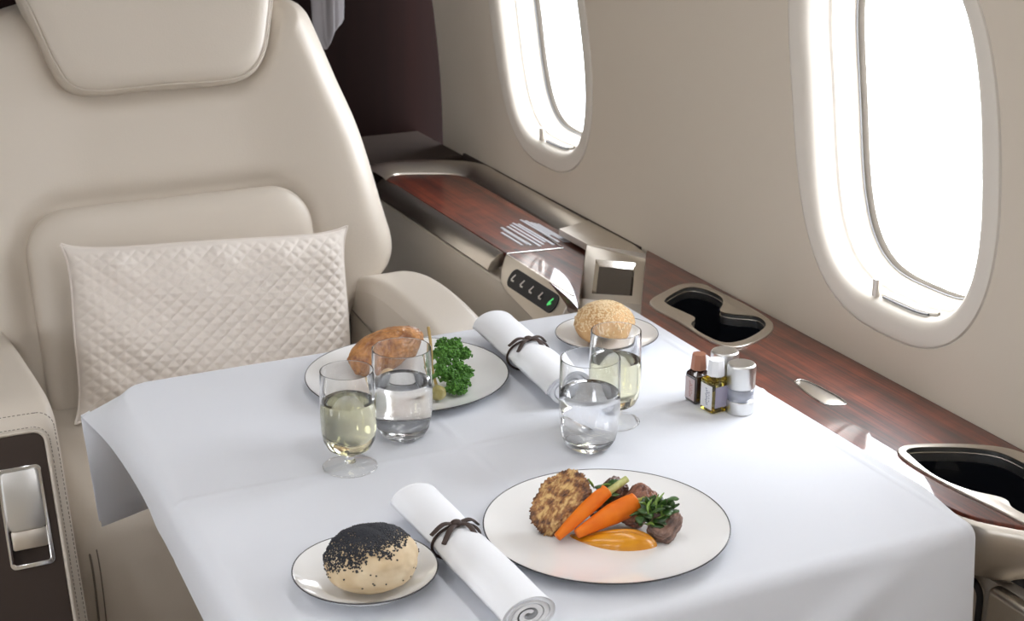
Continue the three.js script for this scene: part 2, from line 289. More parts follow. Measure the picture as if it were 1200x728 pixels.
{
  const L = thing('side_ledge', 'long glossy reddish brown wooden ledge with cup holders running under the windows', 'ledge', [1.19, 0.62, -1.4]);
  const holes = [cupOuter1, cupOuter2].map((c) => xz(smoothLoop(trace(c), 90)));
  const latchPix = [[931.5, 448], [938, 445.5], [945, 447], [989, 470], [992, 474], [984, 475.5], [967, 474], [935, 452]];
  holes.push(xz(smoothLoop(trace(latchPix), 48)));
  // outline: straight inner edge that curves towards the wall beside the table's near corner
  const inner = [[1.092, -1.885], [1.092, -1.30], [1.097, -1.23], [1.104, -1.19], [1.108, -1.173], [1.115, -1.157], [1.128, -1.139], [1.147, -1.117], [1.163, -1.085], [1.172, -1.02], [1.173, -0.9], [1.173, 0.95]];
  const topL = onY(757, 298, LY), topB = onY(754, 372, LY);
  const out = [[1.287, 0.95], ...inner.slice().reverse(), [topB.x - 0.006, topB.z], [topL.x, topL.z], [1.287, topL.z - 0.02]].map(([x, z]) => [x, -z]);
  const s = shapeOf(out); holes.forEach((h) => s.holes.push(new THREE.Path(h.map((p) => new THREE.Vector2(...p)))));
  const g = new THREE.ExtrudeGeometry(s, { depth: 0.0035, bevelEnabled: true, bevelSize: 0.0012, bevelThickness: 0.0012, bevelSegments: 2, bevelOffset: -0.0012 }).translate(0, 0, -0.0047);
  const uv = g.attributes.uv, p = g.attributes.position; for (let i = 0; i < uv.count; i++) uv.setXY(i, p.getX(i) / 0.3, p.getY(i) / 0.9);
  wpart('wood_top', layFlat(g, LY), M.wood, L);
  [[cupOuter1, cupInner1], [cupOuter2, cupInner2]].forEach(([o, inn], k) => {
    const rs = shapeOf(xz(smoothLoop(trace(o), 90))); rs.holes.push(new THREE.Path(xz(smoothLoop(trace(inn), 110)).map((q) => new THREE.Vector2(...q))));
    const ring = new THREE.ExtrudeGeometry(rs, { depth: 0.004, bevelEnabled: true, bevelSize: 0.0014, bevelThickness: 0.0016, bevelSegments: 3, bevelOffset: -0.0008 });
    const h = wpart('cup_holder', layFlat(toCreasedNormals(ring, 0.7), LY - 0.0025), M.nickel, L, 'satin metal double cup holder rim');
    // well: metal upper wall, black liner below
    const loop = smoothLoop(trace(inn), 110), c = loop.reduce((a, q) => a.add(q), V(0, 0, 0)).multiplyScalar(1 / loop.length);
    const wall = (y0, y1, k0, k1, rows) => surf(110, rows, (u, v, i) => { const q = loop[i % 110], kk = lerp(k0, k1, v); return V(lerp(c.x, q.x, kk), lerp(y0, y1, v), lerp(c.z, q.z, kk)); }, { closeU: true });
    wpart('well_wall', wall(LY + 0.001, LY - 0.016, 1, 1, 2), M.satin, h);
    wpart('well_liner', merge([wall(LY - 0.016, LY - 0.085, 1, 0.96, 4), wall(LY - 0.085, LY - 0.085, 0.96, 0.0, 1)]), M.black, h, 'glossy black liner');
    // a rubber step between the two cups
    const mid = k ? onY(1200, 585, LY - 0.03) : onY(833, 378, LY - 0.03);
  });
  const latchLoop = smoothLoop(trace(latchPix), 48);
  const lg = new THREE.ExtrudeGeometry(shapeOf(xz(latchLoop)), { depth: 0.003, bevelEnabled: true, bevelSize: 0.001, bevelThickness: 0.001, bevelSegments: 2, bevelOffset: -0.0012 });
  const latch = wpart('table_latch', layFlat(toCreasedNormals(lg, 0.6), LY - 0.0042), M.nickel, L, 'small flush polished latch plate');
  const lr = latchLoop.map((q) => V(q.x, LY + 0.0006, q.z));
  wpart('latch_bezel', tube(lr, 0.0011, 96, 8, true), M.chrome, latch);
  // apron below the wood: dark strip, then the bulging satin metal fascia of the near end
  const edge = new THREE.CatmullRomCurve3(inner.map(([x, z]) => V(x, LY - 0.0048, z)), false, 'centripetal');
  const prof = [[0.0, 0.0], [-0.003, -0.003], [-0.005, -0.010], [-0.0045, -0.020], [0.0, -0.034], [0.008, -0.050], [0.019, -0.066], [0.030, -0.080], [0.033, -0.084], [0.05, -0.085]];
  const pc = new THREE.CatmullRomCurve3(prof.map(([a, b]) => V(a, b, 0)));
  wpart('fascia', surf(150, 28, (u, v) => {
    const t = 0.02 + 0.97 * u, q = edge.getPointAt(t), d = edge.getTangentAt(t), n = V(d.z, 0, -d.x).normalize(), w = pc.getPointAt(v); // n points to the wall
    const k = sstep(q.z, -1.5, -1.3);
    return V(q.x + n.x * w.x * k + (1 - k) * 0.004, q.y + w.y, q.z + n.z * w.x * k);
  }, { uvScale: [6, 1] }), M.nickel, L);
  wpart('lower_panel', box(1.165, 1.285, 0.05, 0.60, -1.86, 0.95), M.leather, L);
  wpart('door_pillar', box(1.148, 1.17, 0.05, 0.602, -1.165, -1.09, 0.008), M.nickel, L);
  const dg = new THREE.ExtrudeGeometry(shapeOf(roundRect(-1.345, -1.185, 0.40, 0.588, 0.014)), { depth: 0.008, bevelEnabled: true, bevelSize: 0.002, bevelThickness: 0.002, bevelSegments: 2 });
  const door = wpart('stow_door', dg.rotateY(-Math.PI / 2).translate(1.166, 0, 0), M.leather, L, 'cream table stowage door in a black frame');
  wpart('door_gasket', tube(roundRect(-1.350, -1.180, 0.395, 0.593, 0.018).map(([z, y]) => V(1.155, y, z)), 0.004, 160, 8, true), M.blackMatte, door);
}
// ------------------------------------------------------------------ armrest console with inlaid wood
{
  const WY = 0.681;
  const C = thing('armrest_console', 'low sidewall console with inlaid wooden top, metal gallery rail and seat controls', 'console', [1.19, 0.02, -2.5]);
  // wood panel: rounded far end, diagonal near end
  const pxs = [[452, 211], [460, 206], [475, 204.5], [500, 204], [528, 204.5], [545, 207], [560, 215.5], [620, 249.8], [687, 288.5], [683, 325], [677, 362], [668, 352], [640, 328], [594, 297], [520, 251], [470, 220]];
  const P = pxs.map(([u, v]) => onY(u, v, WY));
  const line = []; // keep corners at the near end sharp
  const head = new THREE.CatmullRomCurve3(P.slice(0, 9), false, 'centripetal').getPoints(60), tail = new THREE.CatmullRomCurve3([...P.slice(10), P[0]], false, 'centripetal').getPoints(60);
  line.push(...head, ...tail.slice(0, -1));
  const wg = new THREE.ExtrudeGeometry(shapeOf(xz(line)), { depth: 0.02, bevelEnabled: true, bevelSize: 0.001, bevelThickness: 0.001, bevelSegments: 2, bevelOffset: -0.001 }).translate(0, 0, -0.021);
  const uv = wg.attributes.uv, pp = wg.attributes.position; for (let i = 0; i < uv.count; i++) uv.setXY(i, pp.getX(i) / 0.3 + 0.31, pp.getY(i) / 0.9 + 0.4);
  const wood = wpart('wood_panel', layFlat(wg, WY), M.wood, C, 'glossy reddish wooden top');
  // inlaid grey strips
  const bars = [[[600, 262], [640, 284]], [[594, 266], [634, 289]], [[588, 267], [622, 288]], [[588, 273], [612, 288]], [[606, 263], [650, 287]], [[610, 258], [655, 284]], [[622, 261], [662, 284]], [[630, 263], [667, 284]], [[598, 264], [637, 287]], [[616, 259], [645, 276]], [[591, 270], [618, 287]], [[626, 262], [664, 284]]];
  for (const [a, b] of bars) {
    const p = onY(...a, WY), q = onY(...b, WY), l = Math.abs(p.z - q.z), x = (p.x + q.x) / 2;
    wpart('inlay_strip', new THREE.BoxGeometry(0.0042, 0.0012, l).translate(x, WY + 0.0005, (p.z + q.z) / 2), M.inlay, wood);
  }
  for (const [a, b] of [[[594, 297.5], [660, 291]], [[660, 291], [636, 275]]]) {  // two thin bright lines laid on the wood, meeting at a corner
    const p = onY(...a, WY + 0.001), q = onY(...b, WY + 0.001); wpart('bright_line', tube([p, q], 0.0013, 4, 8), M.chrome, wood, 'thin bright line on the wooden top');
  }
  // gallery rail: follows the far end and the wall side
  const rail = new THREE.CatmullRomCurve3(P.slice(0, 9).map((p, i) => V(p.x, WY, p.z)), false, 'centripetal');
  wpart('gallery_rail', surf(120, 8, (u, v) => {
    const p = rail.getPointAt(u), d = rail.getTangentAt(u), n = V(d.z, 0, -d.x).normalize(); // outward
    const pr = [[0.0, -0.01], [0.0003, 0.0], [0.004, 0.0035], [0.012, 0.0085], [0.022, 0.0135], [0.030, 0.0165], [0.035, 0.018], [0.039, 0.019], [0.046, 0.019]][Math.round(v * 8)];
    const k = pr[0]; return V(Math.min(p.x + n.x * k, 1.2865), p.y + pr[1], p.z + n.z * k);
  }, { uvScale: [4, 0.3] }), M.nickel, C, 'satin metal raised rail');
  // filler between rail and wall
  const far = onY(445, 188, 0.7);
  wpart('rear_deck', box(1.06, 1.287, 0.60, 0.694, -3.229, -2.965, 0.004), M.brown, C);
  wpart('wall_strip', box(1.282, 1.2875, 0.63, 0.6995, -2.96, -2.20), M.brown, C);
  // edge strip along the seat side
  const e0 = P[0], e1 = onY(592, 296, WY);
  const strip = shapeOf([[0, 0], [-0.010, -0.002], [-0.024, -0.014], [-0.030, -0.027], [-0.029, -0.030], [-0.016, -0.030], [0.004, -0.02]]);
  const sg = new THREE.ExtrudeGeometry(strip, { depth: e1.z - e0.z + 0.015, bevelEnabled: false }).translate(e0.x * 0.5 + e1.x * 0.5 + 0.001, WY, e0.z - 0.015);
  wpart('edge_strip', toCreasedNormals(sg, 0.7), M.nickel, C, 'satin metal edge strip');
  wpart('inner_body', box(1.092, 1.270, 0.60, 0.659, -2.90, -2.33), M.leather, C);
  wpart('side_panel', box(1.066, 1.287, 0.02, 0.640, -2.98, -1.99, 0.006), M.leather, C, 'cream leather side panel');
  // seat control panel on the sloping edge
  const T0 = onY(591, 299, WY), T1 = onY(667, 347, WY), B0 = onY(601, 329, 0.653), B1 = onY(654, 372, 0.653);
  const xd = T1.clone().sub(T0), w = xd.length(), o = T0.clone(), yd = T0.clone().add(T1).multiplyScalar(0.5).sub(B0.clone().add(B1).multiplyScalar(0.5)), hgt = yd.length();
  const F = frameOf(o, xd, yd);
  const put = (g) => g.applyMatrix4(F);
  const bez = shapeOf([[0, 0.002], [w, 0.002], [w + 0.004, -hgt * 0.9], [w - 0.006, -hgt - 0.02], [0.055, -hgt], [0.030, -hgt * 0.86], [0.012, -hgt * 0.5]]);
  const panel = wpart('control_panel', put(toCreasedNormals(new THREE.ExtrudeGeometry(bez, { depth: 0.006, bevelEnabled: true, bevelSize: 0.003, bevelThickness: 0.003, bevelSegments: 3 }).translate(0, 0, -0.012), 0.6)), M.nickel, C, 'satin metal seat control panel');
  const x0 = 0.05, x1 = w - 0.022, ym = -hgt * 0.5;
  wpart('button_strip', put(new THREE.ExtrudeGeometry(shapeOf(roundRect(x0, x1, ym - 0.0165, ym + 0.0155, 0.014)), { depth: 0.002, bevelEnabled: true, bevelSize: 0.001, bevelThickness: 0.001, bevelSegments: 2 }).translate(0, 0, -0.0035)), M.blackMatte, panel, 'black button strip');
  for (let i = 0; i < 5; i++) {
    const cx = lerp(x0 + 0.017, x1 - 0.017, i / 4);
    const ic = i < 4 ? merge([new THREE.BoxGeometry(0.003, 0.012, 0.0008).rotateZ(-0.5).translate(cx - 0.002, ym + 0.001, 0.0006), new THREE.BoxGeometry(0.009, 0.003, 0.0008).translate(cx + 0.001, ym - 0.005, 0.0006)])
      : merge([new THREE.BoxGeometry(0.003, 0.013, 0.0008).rotateZ(-0.6).translate(cx, ym + 0.002, 0.0006), new THREE.BoxGeometry(0.010, 0.004, 0.0008).rotateZ(0.5).translate(cx, ym - 0.004, 0.0006)]);
    wpart('button', put(ic), i < 4 ? M.satin : M.green, panel, i < 4 ? 'small silver seat position symbol' : 'small green lit seat symbol');
  }
  // latch block: sloping polished plate with a square recess, beside the start of the ledge
  const A = onY(687, 287, LY), B = onY(757, 298, LY), D = onY(677, 366, 0.625), E2 = onY(754, 374, 0.625);
  const bx = B.clone().sub(A), bw = bx.length(), by = A.clone().sub(D), bh = by.length(), FB = frameOf(D, E2.clone().sub(D), by);
  const inv = FB.clone().invert(), loc = [A, B, E2, D].map((q) => { const r = q.clone().applyMatrix4(inv); return [r.x, r.y]; });
  const rec = [[697, 303], [746, 307.5], [742, 348], [692, 345]].map(([u, v]) => { const n = V(0, 0, 1).transformDirection(FB); const r = onPlane(u, v, n, D).applyMatrix4(inv); return [r.x, r.y]; });
  const ps = shapeOf(loc); ps.holes.push(new THREE.Path(rec.map((q) => new THREE.Vector2(...q))));
  const block = wpart('latch_block', toCreasedNormals(new THREE.ExtrudeGeometry(ps, { depth: 0.006, bevelEnabled: true, bevelSize: 0.002, bevelThickness: 0.002, bevelSegments: 3, bevelOffset: -0.002 }).translate(0, 0, -0.008), 0.5).applyMatrix4(FB), M.nickel, C, 'satin metal block with a square recess');
  const rc = [0, 1].map((k) => rec.reduce((s, q) => s + q[k], 0) / 4), inset = (k, z) => rec.map((q) => V(lerp(rc[0], q[0], k), lerp(rc[1], q[1], k), z));
  const quad = (a, b, c, d) => surf(1, 1, (u, v) => a.clone().lerp(b, u).lerp(d.clone().lerp(c, u), v));
  const i0 = inset(1.02, 0), i1 = inset(0.80, -0.010);
  wpart('recess_wall', merge([0, 1, 2, 3].map((k) => quad(i0[k], i0[(k + 1) % 4], i1[(k + 1) % 4], i1[k]))).applyMatrix4(FB), M.mirror, block);
  wpart('recess_floor', quad(i1[0], i1[1], i1[2], i1[3]).applyMatrix4(FB), M.smoked, block, 'smoky brown gloss recess plate');
  wpart('block_cap', new THREE.ExtrudeGeometry(shapeOf(xz([onY(655, 268, LY), onY(688, 286, LY), onY(757, 297, LY), onY(735, 281, LY), onY(690, 258, LY)])), { depth: 0.012, bevelEnabled: false }).rotateX(-Math.PI / 2).translate(0, LY - 0.0125, 0), M.nickel, C);
}

// ------------------------------------------------------------------ armchair
const SX = 0.57;
{
  const S = thing('armchair', 'large cream leather cabin armchair facing the laid table', 'armchair', [SX, 0.02, -2.35]);
  const backZ = (y) => -2.5 - 0.29 * (y - 0.5);
  const wt = [[0.40, 0.285], [0.50, 0.295], [0.55, 0.312], [0.578, 0.338], [0.598, 0.370], [0.620, 0.393], [0.655, 0.402], [0.72, 0.391], [0.85, 0.366], [0.95, 0.333], [1.04, 0.304], [1.065, 0.293], [1.08, 0.277], [1.09, 0.25], [1.098, 0.20]];
  const wCurve = new THREE.SplineCurve(wt.map(([y, w]) => new THREE.Vector2(y, w))).getPoints(400);
  const wAt = (y) => { const wt = wCurve.map((p) => [p.x, p.y]); for (let i = 1; i < wt.length; i++) if (y <= wt[i][0] + 1e-9) return lerp(wt[i - 1][1], wt[i][1], (y - wt[i - 1][0]) / (wt[i][0] - wt[i - 1][0])); return wt[wt.length - 1][1]; };
  const sdRR = (x, y, cx, cy, hw, hh, r) => { const a = Math.abs(x - cx) - hw + r, b = Math.abs(y - cy) - hh + r; return Math.hypot(Math.max(a, 0), Math.max(b, 0)) + Math.min(Math.max(a, b), 0) - r; };
  const YT = 1.098, YB = 0.40, R = 0.06;
  const front = surf(150, 150, (u, v) => {
    const vv = 1 - (1 - v) ** 1.25, s0 = 2 * u - 1, s = Math.sign(s0) * (1 - (1 - Math.abs(s0)) ** 1.35), y = lerp(YB, YT, vv), w = wAt(y), x = SX + s * w;
    const d = Math.min((1 - Math.abs(s)) * w, YT - y), e = clamp(1 - d / R, 0, 1), drop = 0.085 * (1 - Math.sqrt(Math.max(0, 1 - e * e)));
    let rel = 0.024 * sstep(Math.abs(s), 0.35, 0.85);
    const dl = sdRR(x, y, SX - 0.008, 0.55, 0.248, 0.226, 0.07); rel -= 0.02 * Math.exp(-((dl / 0.026) ** 2)) + (dl < 0 ? 0.012 * sstep(-dl, 0, 0.03) : 0);
    const dh = sdRR(x, y, SX + 0.008, 1.12, 0.165 + 0.35 * clamp(y - 0.96, 0, 0.14), 0.163, 0.05); rel -= 0.018 * Math.exp(-((dh / 0.022) ** 2)) + (dh < 0 ? 0.015 * sstep(-dh, 0, 0.02) : 0);
    return V(x, y, backZ(y) + rel - drop);
  }, { uvScale: [4, 4] });
  const shell = surf(60, 40, (u, v) => {
    const y = lerp(YB, YT, v), w = wAt(y), a = u * Math.PI, e = Math.sin(a);
    return V(SX - Math.cos(a) * w, y - 0.0, backZ(y) - 0.06 - 0.10 * Math.sqrt(e));
  });
  wpart('backrest', merge([front, shell]), M.leather, S);
  const onBack = (g, y0, lift) => g.rotateX(-Math.atan(0.29)).translate(SX, y0, backZ(y0) + lift);
  const k = Math.sqrt(1 + 0.29 * 0.29);
  const lum = roundRect(-0.256, 0.240, -0.20 * k, 0.226 * k, 0.075, 16);
  wpart('lumbar_cushion', onBack(pad(lum, 0.034, { round: 0.2, crown: 0.3, back: 0.03 }), 0.555, 0.006), M.leather, S);
  const hp = smoothLoop([[-0.125, -0.135], [-0.155, -0.122], [-0.175, -0.085], [-0.195, -0.02], [-0.212, 0.04], [-0.222, 0.12], [-0.215, 0.165], [-0.18, 0.18], [0, 0.185], [0.19, 0.18], [0.225, 0.165], [0.235, 0.12], [0.226, 0.04], [0.212, -0.03], [0.192, -0.092], [0.168, -0.122], [0.135, -0.135], [0, -0.136]], 140).map((p) => [p.x, p.y]);
  const hr = wpart('headrest', onBack(pad(hp, 0.040, { round: 0.18, crown: 0.25, back: 0.04 }), 1.090, 0.008), M.leather, S);
  const seamPts = hp.filter((p) => p[1] < 0.15).map(([x, y]) => V(x * 0.955, -0.0 + (y - 0.02) * 0.955 + 0.02, 0));
  // piping along the headrest's edge
  const hpipe = hp.map(([x, y]) => V(x * 0.972, y * 0.968 + 0.001, 0.0215));
  wpart('piping', onBack(tube(hpipe, 0.0016, 240, 6, true), 1.090, 0.008), M.leather, hr);
  // seat cushion and base
  const cush = surf(90, 60, (u, v) => {
    const x0 = 0.268, x1 = 0.872; const a = 2 * u - 1, x = lerp(x0, x1, u), z = lerp(-2.52, -2.02, v);
    const ex = clamp((Math.abs(a) - 0.86) / 0.14, 0, 1), ez = clamp((v - 0.86) / 0.14, 0, 1);
    const y = 0.463 + 0.012 * (1 - a * a) - 0.05 * (1 - Math.sqrt(1 - ex * ex)) - 0.07 * (1 - Math.sqrt(1 - ez * ez));
    return V(x, y, z);
  }, { uvScale: [3, 3] });
  const frontFace = surf(90, 14, (u, v) => { const a = 2 * u - 1, ex = clamp((Math.abs(a) - 0.86) / 0.14, 0, 1); return V(lerp(0.268, 0.872, u), lerp(0.393 + 0.012 * (1 - a * a) - 0.05 * (1 - Math.sqrt(1 - ex * ex)), 0.16, v), -2.02 + 0.012 * Math.sin(v * Math.PI) - 0.02 * v * v); }, { uvScale: [3, 1.5] });
  const sideL = box(0.268, 0.872, 0.16, 0.36, -2.52, -2.03);
  const cs = wpart('seat_cushion', merge([cush, frontFace, sideL]), M.leather, S);
  wpart('seam', merge([tube([V(0.292, 0.445, -2.12), V(0.290, 0.430, -2.045), V(0.290, 0.40, -2.016), V(0.290, 0.30, -2.006), V(0.290, 0.18, -2.02)], 0.0016, 60, 6), tube([V(0.302, 0.448, -2.12), V(0.300, 0.433, -2.04), V(0.300, 0.40, -2.014), V(0.300, 0.30, -2.004), V(0.300, 0.18, -2.018)], 0.0010, 60, 6)]), M.stitch, cs);
  wpart('seat_base', box(0.30, 0.84, 0.02, 0.17, -2.5, -2.07, 0.01), M.brown, S);
  // right armrest: padded top that rolls down towards the front
  {
    const sp = new THREE.SplineCurve([[-2.56, 0.30], [-2.555, 0.56], [-2.53, 0.600], [-2.47, 0.622], [-2.38, 0.638], [-2.28, 0.640], [-2.18, 0.630], [-2.10, 0.605], [-2.05, 0.565], [-2.03, 0.50], [-2.03, 0.30]].map((p) => new THREE.Vector2(...p))).getPoints(60);
    const g = surf(60, 24, (u, v, i, j) => {
      const p = sp[i], c = [-2.3, 0.42], w = 0.055, r = 0.028, t = v * 2 - 1, ax = Math.abs(t), e = clamp((ax - 0.62) / 0.38, 0, 1), pull = r * (1 - Math.sqrt(1 - e * e));
      const dx = p.x - c[0], dy = p.y - c[1], l = Math.hypot(dx, dy);
      return V(0.924 + w * t, p.y - dy / l * pull, p.x - dx / l * pull);
    }, { uvScale: [2, 0.6] });
    const sideCap = (x, s) => { const sh = shapeOf(sp.map((p) => { const dx = p.x + 2.3, dy = p.y - 0.42, l = Math.hypot(dx, dy); return [p.x - dx / l * 0.028, p.y - dy / l * 0.028]; })); return new THREE.ShapeGeometry(sh).rotateY(-Math.PI / 2).translate(x, 0, 0); };
    const a = wpart('armrest', merge([g, sideCap(0.869), sideCap(0.979)]), M.leather, S);
    wpart('seam', tube([V(0.868, 0.545, -2.52), V(0.867, 0.535, -2.40), V(0.867, 0.515, -2.25), V(0.868, 0.47, -2.08)], 0.0012, 40, 6), M.stitch, a);
    wpart('arm_base', box(0.872, 0.976, 0.05, 0.50, -2.54, -2.05), M.leather, S);
  }
  // left armrest with the recline handle on its sloping front
  {
    const n = V(0, 0.417, 1).normalize(), p0 = V(0, 0.40, -1.90), onF = (u, v) => onPlane(u, v, n, p0);
    const x1 = 0.262, x0 = 0.085;
    const prof = [[-2.62, 0.30], [-2.60, 0.55], [-2.55, 0.595], [-2.45, 0.618], [-2.30, 0.642], [-2.15, 0.658], [-2.06, 0.662], [-2.02, 0.652], [-2.003, 0.634], [-1.985, 0.604], [-1.942, 0.50], [-1.90, 0.40], [-1.86, 0.30], [-1.84, 0.15]];
    const sp = new THREE.CatmullRomCurve3(prof.map(([z, y]) => V(0, y, z)), false, 'centripetal').getPoints(90);
    const g = surf(90, 26, (u, v, i) => {
      const p = sp[i], t = v * 2 - 1, e = clamp((Math.abs(t) - 0.78) / 0.22, 0, 1), pull = 0.02 * (1 - Math.sqrt(1 - e * e)), dz = p.z + 2.25, dy = p.y - 0.30, l = Math.hypot(dz, dy);
      return V(lerp(x0, x1, v), p.y - dy / l * pull, p.z - dz / l * pull);
    }, { uvScale: [2.5, 0.6] });
    const cap = (x) => new THREE.ShapeGeometry(shapeOf([...sp.map((p) => { const dz = p.z + 2.25, dy = p.y - 0.3, l = Math.hypot(dz, dy); return [p.z - dz / l * 0.02, p.y - dy / l * 0.02]; }), [-1.86, 0.05], [-2.62, 0.05]])).rotateY(-Math.PI / 2).translate(x, 0, 0);
    const arm = wpart('armrest', merge([g, cap(x0), cap(x1)]), M.leather, S, 'cream leather armrest with brown front panel');
    // stitching lines over the front border
    const sF = (list, r = 0.0011) => tube(list.map(([u, v, l = 0.001]) => onF(u, v).addScaledVector(n, l)), r, 80, 6);
    const F = frameOf(onF(0, 540), V(1, 0, 0), V(0, 1, -0.417)), inv = F.clone().invert();
    const L2 = (u, v) => { const q = onF(u, v).applyMatrix4(inv); return [q.x, q.y]; };
    const pl = L2(0, 519), pr = L2(52, 540), pb = L2(80, 728);
    const pan = roundRect(pl[0] - 0.075, pr[0] + 0.002, pb[1] - 0.12, pl[1] + 0.004, 0.012, 8);
    const panel = wpart('front_panel', new THREE.ExtrudeGeometry(shapeOf(pan), { depth: 0.003, bevelEnabled: true, bevelSize: 0.002, bevelThickness: 0.001, bevelSegments: 2 }).translate(0, 0, -0.0018).applyMatrix4(F), M.brown, arm, 'dark brown front panel');
    const off = (d) => roundRect(pl[0] - 0.075 - d, pr[0] + 0.002 + d, pb[1] - 0.12 - d, pl[1] + 0.004 + d, 0.012 + d, 8).map(([x, y]) => V(x, y, 0.0012).applyMatrix4(F));
    wpart('welt', tube(off(0.0045), 0.0030, 260, 8, true), M.leather, arm);
    // stitches: short dashes
    const dashes = []; const dl = new THREE.CatmullRomCurve3(off(0.0095), true, 'centripetal'), nd = 190;
    const dashes2 = new THREE.CatmullRomCurve3(roundRect(pl[0] - 0.09, pr[0] + 0.0195, pb[1] - 0.15, pl[1] + 0.032, 0.022, 8).map(([x, y]) => V(x, y, 0.0018).applyMatrix4(F)), true, 'centripetal');
    for (const c of [dl, dashes2]) for (let i = 0; i < nd; i++) { const a = c.getPointAt(i / nd), b = c.getPointAt((i + 0.62) / nd); dashes.push(new THREE.TubeGeometry(new THREE.LineCurve3(a, b), 1, 0.0006, 5)); }
    const st = wpart('stitching', merge(dashes), M.stitch, arm); st.userData.kind = 'stuff';
    // handle
    const q = [L2(-4, 551), L2(49, 545), L2(62, 661), L2(12, 667)], hx0 = (q[0][0] + q[3][0]) / 2, hx1 = (q[1][0] + q[2][0]) / 2, hy1 = (q[0][1] + q[1][1]) / 2, hy0 = (q[2][1] + q[3][1]) / 2;
    const bs = shapeOf(roundRect(hx0, hx1, hy0, hy1, 0.007)); bs.holes.push(new THREE.Path(roundRect(hx0 + 0.004, hx1 - 0.004, hy0 + 0.004, hy1 - 0.004, 0.005).map((p) => new THREE.Vector2(...p))));
    const handle = wpart('handle_bezel', toCreasedNormals(new THREE.ExtrudeGeometry(bs, { depth: 0.003, bevelEnabled: true, bevelSize: 0.001, bevelThickness: 0.0012, bevelSegments: 2 }).translate(0, 0, 0.0015), 0.6).applyMatrix4(F), M.chrome, arm, 'polished bezel of the recline handle');
    wpart('handle_well', new THREE.ExtrudeGeometry(shapeOf(roundRect(hx0 + 0.003, hx1 - 0.003, hy0 + 0.003, hy1 - 0.003, 0.005)), { depth: 0.0006, bevelEnabled: false }).translate(0, 0, 0.0016).applyMatrix4(F), M.blackMatte, handle);
    const h = hy1 - hy0;
    wpart('lever', toCreasedNormals(new THREE.ExtrudeGeometry(shapeOf(roundRect(hx0 + 0.0055, hx1 - 0.0055, hy0 + h * 0.38, hy1 - 0.0055, 0.006)), { depth: 0.006, bevelEnabled: true, bevelSize: 0.0015, bevelThickness: 0.0015, bevelSegments: 3 }).translate(0, 0, 0.003), 0.6).applyMatrix4(F), M.satin, handle, 'brushed metal recline lever');
    wpart('lever_foot', toCreasedNormals(new THREE.ExtrudeGeometry(shapeOf(roundRect(hx0 + 0.007, hx1 - 0.006, hy0 + h * 0.19, hy0 + h * 0.37, 0.002)), { depth: 0.003, bevelEnabled: true, bevelSize: 0.001, bevelThickness: 0.001, bevelSegments: 2 }).translate(0, 0, 0.0025), 0.6).applyMatrix4(F), M.nickel, handle);
    // belt buckle end beside the cushion
    wpart('belt_end', blob(0.012, 0.010, 0.014, null, 20, 14).translate(0.290, 0.478, -2.36), M.satin, S, 'grey seat belt end');
  }
}

// ------------------------------------------------------------------ quilted pillow
{
  const W = 0.242, H = 0.146, T = 0.072;
  const g0 = (side) => surf(230, 150, (u, v) => {
    const a = 2 * u - 1, b = 2 * v - 1;
    const px = a * W * (1 - 0.075 * (1 - b ** 4) * (1 - 0.35 * (1 - b * b)) * Math.abs(a) ** 2), py = b * H * (1 - 0.10 * (1 - a ** 6) * (1 - 0.25 * (1 - a * a)) * Math.abs(b) ** 2);
    const f = Math.pow(Math.max(0, 1 - a ** 4), 0.55) * Math.pow(Math.max(0, 1 - b ** 4), 0.55);
    let z = T * f * (0.86 + 0.14 * (1 - a * a) * (1 - b * b));
    // quilting: two families of stitched lines
    const q = 0.0215, l1 = (px * 0.86 + py * 1.0) / q, l2 = (px * 0.86 - py * 1.0) / q, t1 = Math.abs(l1 - Math.round(l1)), t2 = Math.abs(l2 - Math.round(l2));
    z += (0.0050 * Math.min(1, Math.sqrt(Math.min(t1, t2) * 2.4)) - 0.0042) * Math.min(1, f * 1.6);
    // pull wrinkles at the left corners and along the top seam
    const wr = Math.exp(-((a + 0.78) ** 2) / 0.06) * 0.007 * Math.sin(b * 8 + a * 9 + 1.2) + Math.exp(-((b - 0.8) ** 2) / 0.05) * 0.0045 * Math.sin(a * 17 + 2 * noise(a * 3, 2)) + 0.012 * fbm(a * 1.6, b * 1.6, 9, 2);
    z += wr * f;
    return V(px, py, side * z);
  }, { uvScale: [1, 1] });
  const P = thing('throw_pillow', 'beige diamond quilted rectangular pillow leaning on the cream armchair', 'pillow', [0.588, 0.474, -2.40]);
  const body = mergeVertices(merge([g0(1), g0(-1)]), 1e-5);
  const m = part('cover', body, M.pillow, P);
  m.rotation.set(-0.30, -0.02, -0.055, 'YXZ'); m.position.set(0, 0.128, -0.01);
  const pipe = []; for (let i = 0; i < 160; i++) { const t = i / 160 * 4, k = Math.floor(t), f = 2 * (t - k) - 1; let a, b; if (k === 0) { a = f; b = -1; } else if (k === 1) { a = 1; b = f; } else if (k === 2) { a = -f; b = 1; } else { a = -1; b = -f; } pipe.push(V(a * W * (1 - 0.075 * (1 - b ** 4) * (1 - 0.35 * (1 - b * b)) * Math.abs(a) ** 2), b * H * (1 - 0.10 * (1 - a ** 6) * (1 - 0.25 * (1 - a * a)) * Math.abs(b) ** 2), 0)); }
  part('piping', new THREE.TubeGeometry(new THREE.CatmullRomCurve3(pipe, true, 'centripetal'), 320, 0.0024, 6, true), M.pillow, m);
}

